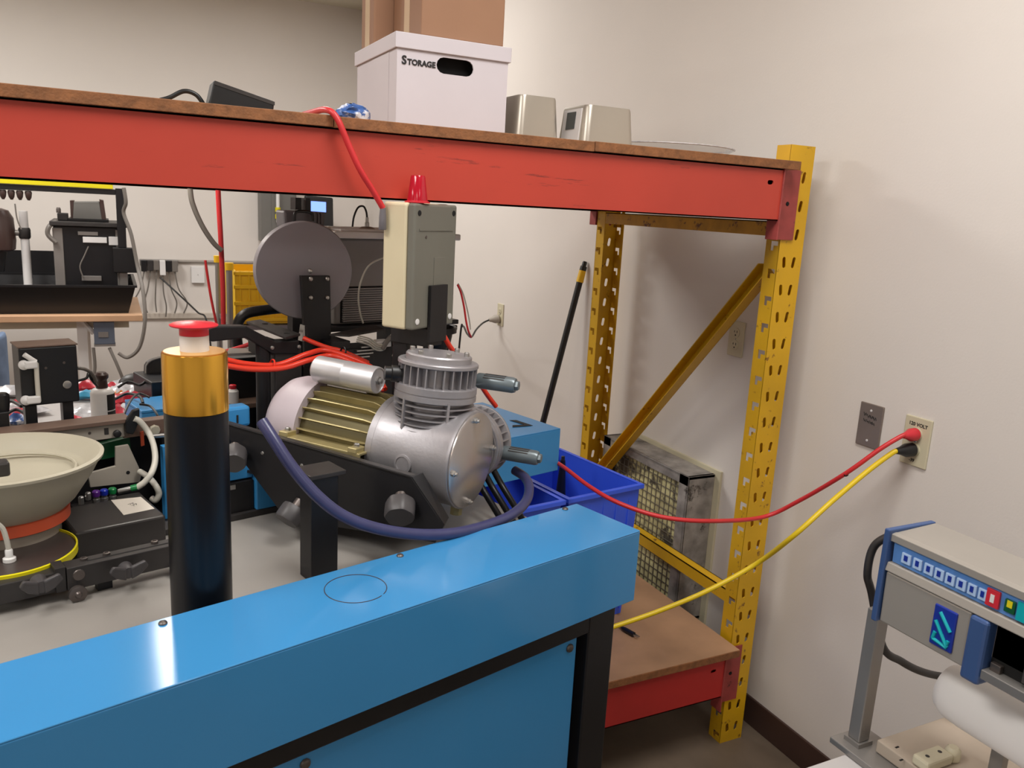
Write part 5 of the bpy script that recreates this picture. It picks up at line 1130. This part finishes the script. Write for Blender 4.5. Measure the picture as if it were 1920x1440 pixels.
lc_ = thing('latch_case', 'dark grey plastic case with a handle above the disc', 'case', m(-.3, .98, -.12))
def H(x, y): return PV(x, y, .98)
MB().prism([H(532, 394), H(610, 398), H(609, 425), H(534, 428)], V*.05).build('case_body', 'dark_grey_plastic', lc_, bev=.006)
MB().tube([H(548, 416)-V*.012, H(549, 400)-V*.012, H(556, 396)-V*.012, H(574, 397)-V*.012, H(581, 402)-V*.012, H(582, 414)-V*.012], .004, 8).build('handle', 'black_plastic', lc_, smooth=True)
for x in (590, 596, 602): MB().prism([H(x-1, 399), H(x+1, 399), H(x+1, 420), H(x-1, 420)], -V*.004).build('rib', 'dark_grey_plastic', lc_)
c = H(572, 426); uc = (c-O).dot(U); MB().mbx((uc-.03, .99, -.12), (uc+.0, 1.02, (c-O).z+.005)).build('case_column', 'black_metal', lc_)
MB().mbx((uc-.02, .992, (H(572, 394)-O).z), (uc-.004, 1.02, .602)).build('top_stem', 'black_metal', lc_); MB().mbx((uc+.008, .992, (H(572, 396)-O).z), (uc+.02, 1.02, .602)).build('top_stem', 'black_metal', lc_)
# yellow crate on a steel cart
yc = thing('yellow_crate', 'yellow ribbed plastic crate on a steel cart far behind the disc', 'crate', (.6, 3.75, 1.06))
x0, x1, y0, y1, z0, z1 = PY(441, 550, 3.6).x, .80, 3.6, 3.95, 1.06, 1.285
b = MB(); b.bx((x0, y0, z0), (x1, y0+.006, z1)); b.bx((x0, y1-.006, z0), (x1, y1, z1)); b.bx((x0, y0, z0), (x0+.006, y1, z1)); b.bx((x1-.006, y0, z0), (x1, y1, z1)); b.bx((x0, y0, z0), (x1, y1, z0+.006)); b.build('crate_shell', 'crate_yellow', yc)
for z in (z0+.01, z0+.08, z0+.15, z1-.018): MB().bx((x0-.006, y0-.008, z), (x1+.006, y0-.0005, z+.016)).build('crate_rib', 'crate_yellow', yc, bev=.002)
for k in range(9): x = x0+.02+k*(x1-x0-.04)/8; MB().bx((x-.003, y0-.006, z0+.01), (x+.003, y0-.0005, z1)).build('crate_rib', 'crate_yellow', yc)
ct = thing('steel_cart', 'steel post cart with yellow post caps holding the yellow crate', 'cart', (.6, 3.75, 0))
for x in (x0-.025, x1+.03):
    for y in (y0-.02, y1+.02):
        MB().cyl((x, y, 0), (x, y, z1+.005), .013).build('post', 'galvanised', ct, smooth=True); MB().cyl((x, y, z1+.005), (x, y, z1+.035), .018).build('post_cap', 'crate_yellow', ct, smooth=True)
for z in (.3, z0-.025): MB().bx((x0-.025, y0-.02, z), (x1+.03, y1+.02, z+.02)).build('cart_shelf', 'galvanised', ct)
# hoses hanging from the upper shelf
tubes([PY(356, 350, 2.2)+W*.07, PY(357, 360, 2.2), PY(364, 390, 2.2), PY(380, 425, 2.2), PY(400, 455, 2.2), PY(416, 470, 2.2)], .0065, 'grey_cable', 'grey_hose', 'grey hose hanging from under the orange beam and bending to the red cable', 'hose')
tubes([PY(408, 350, 2.22)+W*.07, PY(409, 360, 2.22), PY(414, 450, 2.22), PY(418, 540, 2.22), PY(419, 614, 2.22)], .0065, 'red_cable', 'red_hanging_cable', 'red cable hanging straight down from under the orange beam', 'cable')
tubes([PY(385, 488, 2.3), PY(388, 510, 2.3), PY(396, 560, 2.3), PY(407, 612, 2.3)], .0035, 'red_cable', 'thin_red_cable', 'thin red cable hanging just left of the straight red one', 'cable')

# ================================================================== PERSON AT THE BENCH (mostly outside the frame)
pe = thing('person', 'person in blue jeans and a maroon top standing at the bench, cut off at left', 'person', (-.63, 4.25, 0))
def skin(name, mt, V_, E_, R_, parent, sub=2):
    me = bpy.data.meshes.new(name); me.from_pydata([Vec(v)-parent.location for v in V_], E_, []); me.update()
    o = bpy.data.objects.new(name, me); COL.objects.link(o); o.parent = parent
    o.modifiers.new('skin', 'SKIN'); me.skin_vertices[0].data[0].use_root = True
    for i, r in enumerate(R_): me.skin_vertices[0].data[i].radius = (r, r) if not isinstance(r, tuple) else r
    sm = o.modifiers.new('sub', 'SUBSURF'); sm.levels = sub; sm.render_levels = sub
    dg = bpy.context.evaluated_depsgraph_get(); m2 = bpy.data.meshes.new_from_object(o.evaluated_get(dg)); m2.name = name
    o.modifiers.clear(); o.data = m2; m2.materials.clear(); m2.materials.append(M[mt])
    for p in m2.polygons: p.use_smooth = True
    return o
px_, py_ = -.63, 4.25
skin('body', 'skin', [(px_, py_, .98), (px_-.06, py_+.03, 1.2), (px_-.1, py_+.06, 1.38), (px_-.12, py_+.09, 1.50), (px_-.13, py_+.11, 1.60), (px_-.135, py_+.12, 1.70),
      (px_-.26, py_+.06, 1.40), (px_-.30, py_+.16, 1.15), (px_-.24, py_+.36, 1.02), (px_-.22, py_+.44, 1.0),
      (px_+.02, py_+.08, 1.40), (px_+.02, py_+.26, 1.2), (px_-.02, py_+.42, 1.04), (px_-.03, py_+.5, 1.01),
      (px_-.10, py_, .90), (px_-.11, py_, .48), (px_-.12, py_+.02, .09), (px_+.09, py_, .90), (px_+.10, py_, .48), (px_+.10, py_+.02, .09),
      (px_-.12, py_+.14, .05), (px_+.10, py_+.14, .05)],
     [(0, 1), (1, 2), (2, 3), (3, 4), (4, 5), (2, 6), (6, 7), (7, 8), (8, 9), (2, 10), (10, 11), (11, 12), (12, 13), (0, 14), (14, 15), (15, 16), (0, 17), (17, 18), (18, 19), (16, 20), (19, 21)],
     [.13, .125, .13, .05, .085, .08, .055, .042, .032, .035, .055, .042, .032, .035, .085, .06, .042, .085, .06, .042, .035, .035], pe)
skin('jeans', 'denim', [(px_, py_, 1.0), (px_-.10, py_, .88), (px_-.115, py_, .48), (px_-.12, py_+.02, .10), (px_+.10, py_, .88), (px_+.105, py_, .48), (px_+.10, py_+.02, .10)],
     [(0, 1), (1, 2), (2, 3), (0, 4), (4, 5), (5, 6)], [(.165, .14), .11, .085, .08, .11, .085, .08], pe)
skin('shirt', 'shirt_maroon', [(px_-.01, py_, 1.03), (px_-.06, py_+.03, 1.2), (px_-.1, py_+.06, 1.38), (px_-.12, py_+.085, 1.46), (px_-.26, py_+.06, 1.41), (px_-.30, py_+.16, 1.17), (px_+.02, py_+.08, 1.41), (px_+.02, py_+.25, 1.21)],
     [(0, 1), (1, 2), (2, 3), (2, 4), (4, 5), (2, 6), (6, 7)], [.15, .14, .145, .07, .075, .06, .075, .06], pe)
for s_ in (-.12, .10): MB().sphere((px_+s_, py_+.09, .045), .05, 14, 8, (.9, 2.2, .85)).build('shoe', 'black_plastic', pe, smooth=True)
MB().sphere((px_-.135, py_+.10, 1.72), .105, 18, 12, (.85, 1.0, 1.0)).build('hair', 'hair', pe, smooth=True)

# ================================================================== BAG SEALER AT THE RIGHT
se = thing('bag_sealer', 'grey and blue bag sealing machine on a steel arm at the lower right', 'sealer', (1.15, .6, .72))
XS = 1.10
def SX(x, y, dx=0): return PX(x, y, XS+dx)
yE = SX(1655, 1080).y; yN = .22
# body cross section swept along Y (towards the viewer)
def sweep(prof, y0, y1, name, mt, bev=0): return MB().prism([(x, y0, z) for x, z in prof], (0, y1-y0, 0)).build(name, mt, se, bev=bev)
zTop, zS1, zS0, zR, zL = 1.133, 1.121, 1.084, 1.070, .981
sweep([(XS+.006, zTop), (XS+.10, zTop+.004), (XS+.10, zL+.03), (XS+.012, zL+.03), (XS+.012, zR), (XS+.010, zS0)], yE-.006, yN, 'housing', 'sealer_grey', .002)
sweep([(XS-.002, zTop-.002), (XS+.008, zTop), (XS+.008, zS1), (XS-.002, zS1-.002)], yE-.004, yN, 'top_rim', 'sealer_grey', .001)
sweep([(XS+.002, zS1-.001), (XS+.009, zS1-.001), (XS+.009, zS0+.001), (XS+.004, zS0+.001)], yE-.010, yN, 'control_strip', 'strip_blue')
sweep([(XS-.002, zS0), (XS+.011, zS0), (XS+.011, zR), (XS-.006, zR)], yE-.006, yN, 'lower_rim', 'sealer_grey', .0015)
yB = SX(1818, 1190).y
sweep([(XS-.004, zR-.001), (XS+.05, zR-.001), (XS+.05, zL), (XS-.002, zL)], yE-.008, yB, 'front_cover', 'sealer_grey', .003)
MB().bx((XS-.008, yE-.006, zL-.002), (XS+.102, yE+.004, zTop+.005)).build('end_cap', 'sealer_blue', se, bev=.002)
yB2 = SX(1856, 1200).y
MB().bx((XS-.010, yB2, zL-.012), (XS+.05, yB-.0005, zR-.001)).build('blue_guard', 'sealer_blue', se, bev=.005)
MB().bx((XS+.012, yN, zL-.0), (XS+.06, yB2-.0005, zR-.002)).build('mechanism_bay', 'dark_inside', se)
for k in range(5): MB().bx((XS+.003, yB2-.02-.045*k, zL+.012+.01*(k % 3)), (XS+.0115, yB2-.005-.045*k, zL+.028+.02*(k % 2))).build('mechanism_block', 'dark_steel', se, bev=.001)
MB().bx((XS-.008, yN, zL+.002), (XS+.03, yB2-.0005, zL+.016)).build('jaw_bar', 'galvanised', se, bev=.001)
def strip_pt(px, f): 
    # point on the control strip at picture column px
    best = None
    for k in range(400):
        y = yE-.0005-k*.0015
        P_ = Vec((XS+.002, y, zS0+(zS1-zS0)*f)); v = P_-CAM; cxp = 960+F_PX*v.dot(_r)/v.dot(_f)
        if cxp >= px: return y
    return y
kxs = [1690+20.5*k for k in range(9)]
for k in range(8):
    ya, yb = strip_pt(kxs[k]+2, .5), strip_pt(kxs[k+1]-2, .5)
    kk = MB().bx((XS-.0005, yb, zS0+.008), (XS+.004, ya, zS1-.012)).build('key', 'key_blue', se, bev=.0008)
    MB().bx((XS-.0012, yb+(ya-yb)*.3, zS0+.013), (XS-.0006, yb+(ya-yb)*.7, zS0+.022)).build('key_mark', 'logo_blue', kk)
ya, yb = strip_pt(1849, .5), strip_pt(1874, .5); rk = MB().bx((XS-.001, yb, zS0+.005), (XS+.004, ya, zS1-.006)).build('red_key', 'red_plastic', se, bev=.001)
MB().bx((XS-.0016, yb+(ya-yb)*.35, zS0+.012), (XS-.0011, yb+(ya-yb)*.65, zS1-.013)).build('key_mark', 'white_plastic', rk)
ya, yb = strip_pt(1884, .5), strip_pt(1904, .5); MB().bx((XS-.0005, yb, zS0+.008), (XS+.004, ya, zS1-.01)).build('dark_key', 'green_panel', se, bev=.001)
MB().bx((XS-.001, yb+(ya-yb)*.25, zS0+.016), (XS-.0006, yb+(ya-yb)*.75, zS0+.026)).build('key_mark', 'strip_yellow', se)
ya, yb = strip_pt(1908, .5), strip_pt(1990, .5); MB().bx((XS-.0005, yb, zS0+.004), (XS+.004, ya, zS1-.006)).build('teal_panel', 'logo_teal', se)
lx = XS-.0042
yl0, yl1 = PX(1748, 1170, lx).y, PX(1794, 1170, lx).y; zl0, zl1 = zL+.012, zR-.012
bdg = MB().bx((lx-.002, yl1, zl0), (lx+.002, yl0, zl1)).build('emblem', 'logo_blue', se, bev=.004)
def LG(f, g): return Vec((lx-.0026, yl0+(yl1-yl0)*f, zl0+(zl1-zl0)*g))
MB().tube([LG(.30, .86), LG(.84, .50)], .0028, 8, False).build('emblem_stroke', 'logo_teal', bdg); MB().tube([LG(.16, .62), LG(.80, .12)][::1], .0028, 8, False).build('emblem_stroke', 'logo_teal', bdg)
MB().tube([LG(.16, .16), LG(.78, .10), LG(.82, .28)], .0028, 8, False).build('emblem_stroke', 'logo_teal', bdg); MB().tube([LG(.16, .16), LG(.22, .34)], .0028, 8, False).build('emblem_stroke', 'logo_teal', bdg)
ZTB = .715
po = SX(1641, 1165, .03); pb_ = SX(1603, 1425, .03)
MB().bx((XS+.022, po.y-.012, ZTB+.02), (XS+.048, po.y+.012, zL-.001)).build('arm_post', 'galvanised', se, bev=.002)
MB().bx((XS+.018, po.y-.016, ZTB+.012), (XS+.052, po.y+.016, ZTB+.02)).build('post_foot', 'galvanised', se)
MB().bx((XS+.0, po.y-.19, ZTB+.0005), (XS+.085, po.y+.03, ZTB+.012)).build('foot_bar', 'galvanised', se, bev=.002)
MB().tube([(XS+.055, yE+.003, zTop-.02), (XS+.05, yE+.022, zTop-.02), (XS+.035, yE+.05, zTop-.05), (XS+.03, yE+.052, zTop-.10), (XS+.05, po.y+.03, zL+.01), PX(1655, 1212, XS+.065), PX(1690, 1240, XS+.11), PX(1725, 1258, XS+.15), PX(1765, 1268, XS+.19), PX(1830, 1275, XS+.22)], .0068, 12).build('power_lead', 'charcoal_metal', se, smooth=True)
MB().cyl((XS+.055, yE+.004, zTop-.02), (XS+.053, yE+.018, zTop-.02), .010, .008).build('lead_gland', 'sealer_grey', se, smooth=True)
tb = thing('sealer_table', 'low pale table at the lower right carrying the sealer', 'table', (1.3, .4, 0))
MB().bx((.99, -.35, ZTB-.022), (1.60, .842, ZTB-.0005)).build('table_top', 'worktop_white', tb, bev=.002)
MB().bx((.986, -.35, ZTB-.024), (.99, .842, ZTB-.001)).build('edge_band', 'bench_wood', tb)
for x in (1.04, 1.55):
    for y in (-.3, .79): MB().bx((x-.02, y-.02, 0), (x+.02, y+.02, ZTB-.022)).build('table_leg', 'galvanised', tb)
tp_ = thing('tan_plate', 'tan metal plate on the table under the white roll', 'plate', (1.2, .6, ZTB))
pA = PZ(1770, 1337, ZTB+.036); pB = PZ(1652, 1392, ZTB+.036); 
MB().bx((pB.x, .15, ZTB+.013), (pA.x, (pA.y+pB.y)/2, ZTB+.036)).build('plate_body', 'plate_tan', tp_, bev=.002)
MB().bx((pA.x-.006, .15, ZTB+.0365), (pA.x, (pA.y+pB.y)/2, ZTB+.046)).build('plate_lip', 'plate_tan', tp_)
for x in (pB.x+.02, pA.x-.02): MB().bx((x-.012, .2, ZTB-.0003), (x+.012, .65, ZTB+.0128)).build('plate_foot', 'plate_tan', tp_)
for x, y in ((1682, 1401), (1690, 1425)): c = PZ(x, y, ZTB+.0363); MB().box((c.x, c.y, ZTB+.0364), (.008, .003, .0006)).build('slot', 'dark_inside', tp_)
fc = thing('cream_fitting', 'cream plastic clamp block with two screw holes on the tan plate', 'fitting', PZ(1760, 1420, ZTB+.037))
c = PZ(1752, 1418, ZTB+.05); zc_ = ZTB+.0372
MB().bx((c.x-.035, c.y-.015, zc_), (c.x+.028, c.y+.015, zc_+.018)).build('block', 'fitting_cream', fc, bev=.004)
MB().lathe((c.x+.04, c.y-.004, zc_), W, [(.012, 0), (.014, .004), (.012, .018), (.008, .022)], 8).build('lug', 'fitting_cream', fc, smooth=True)
for dx in (-.018, .012): MB().lathe((c.x+dx, c.y, zc_+.018), W, [(.0035, 0), (.0035, .0005)], 10).build('screw_hole', 'charcoal_metal', fc)
wr = thing('white_roll', 'fat white foam roll lying behind the tan plate under the sealer', 'roll', (1.25, .5, .8))
far = PX(1762, 1300, 1.20); cen0 = Vec((1.20, far.y-.006, .879)); dirr = Vec((.0, -1, .0))
MB().lathe(cen0, dirr, [(.0001, -.004), (.02, -.003), (.038, .006), (.046, .022), (.048, .05), (.048, .5)], 40).build('roll_body', 'foam_white', wr, smooth=True)
MB().lathe(cen0, dirr, [(.008, -.0055), (.008, -.0035)], 16).build('core_end', 'galvanised', wr, smooth=True)
MB().bx((1.21, .05, ZTB+.0), (1.23, .08, .834)).build('roll_support', 'galvanised', wr); MB().bx((1.22, cen0.y-.10, ZTB+.0), (1.235, cen0.y-.08, .836)).build('roll_support', 'galvanised', wr)
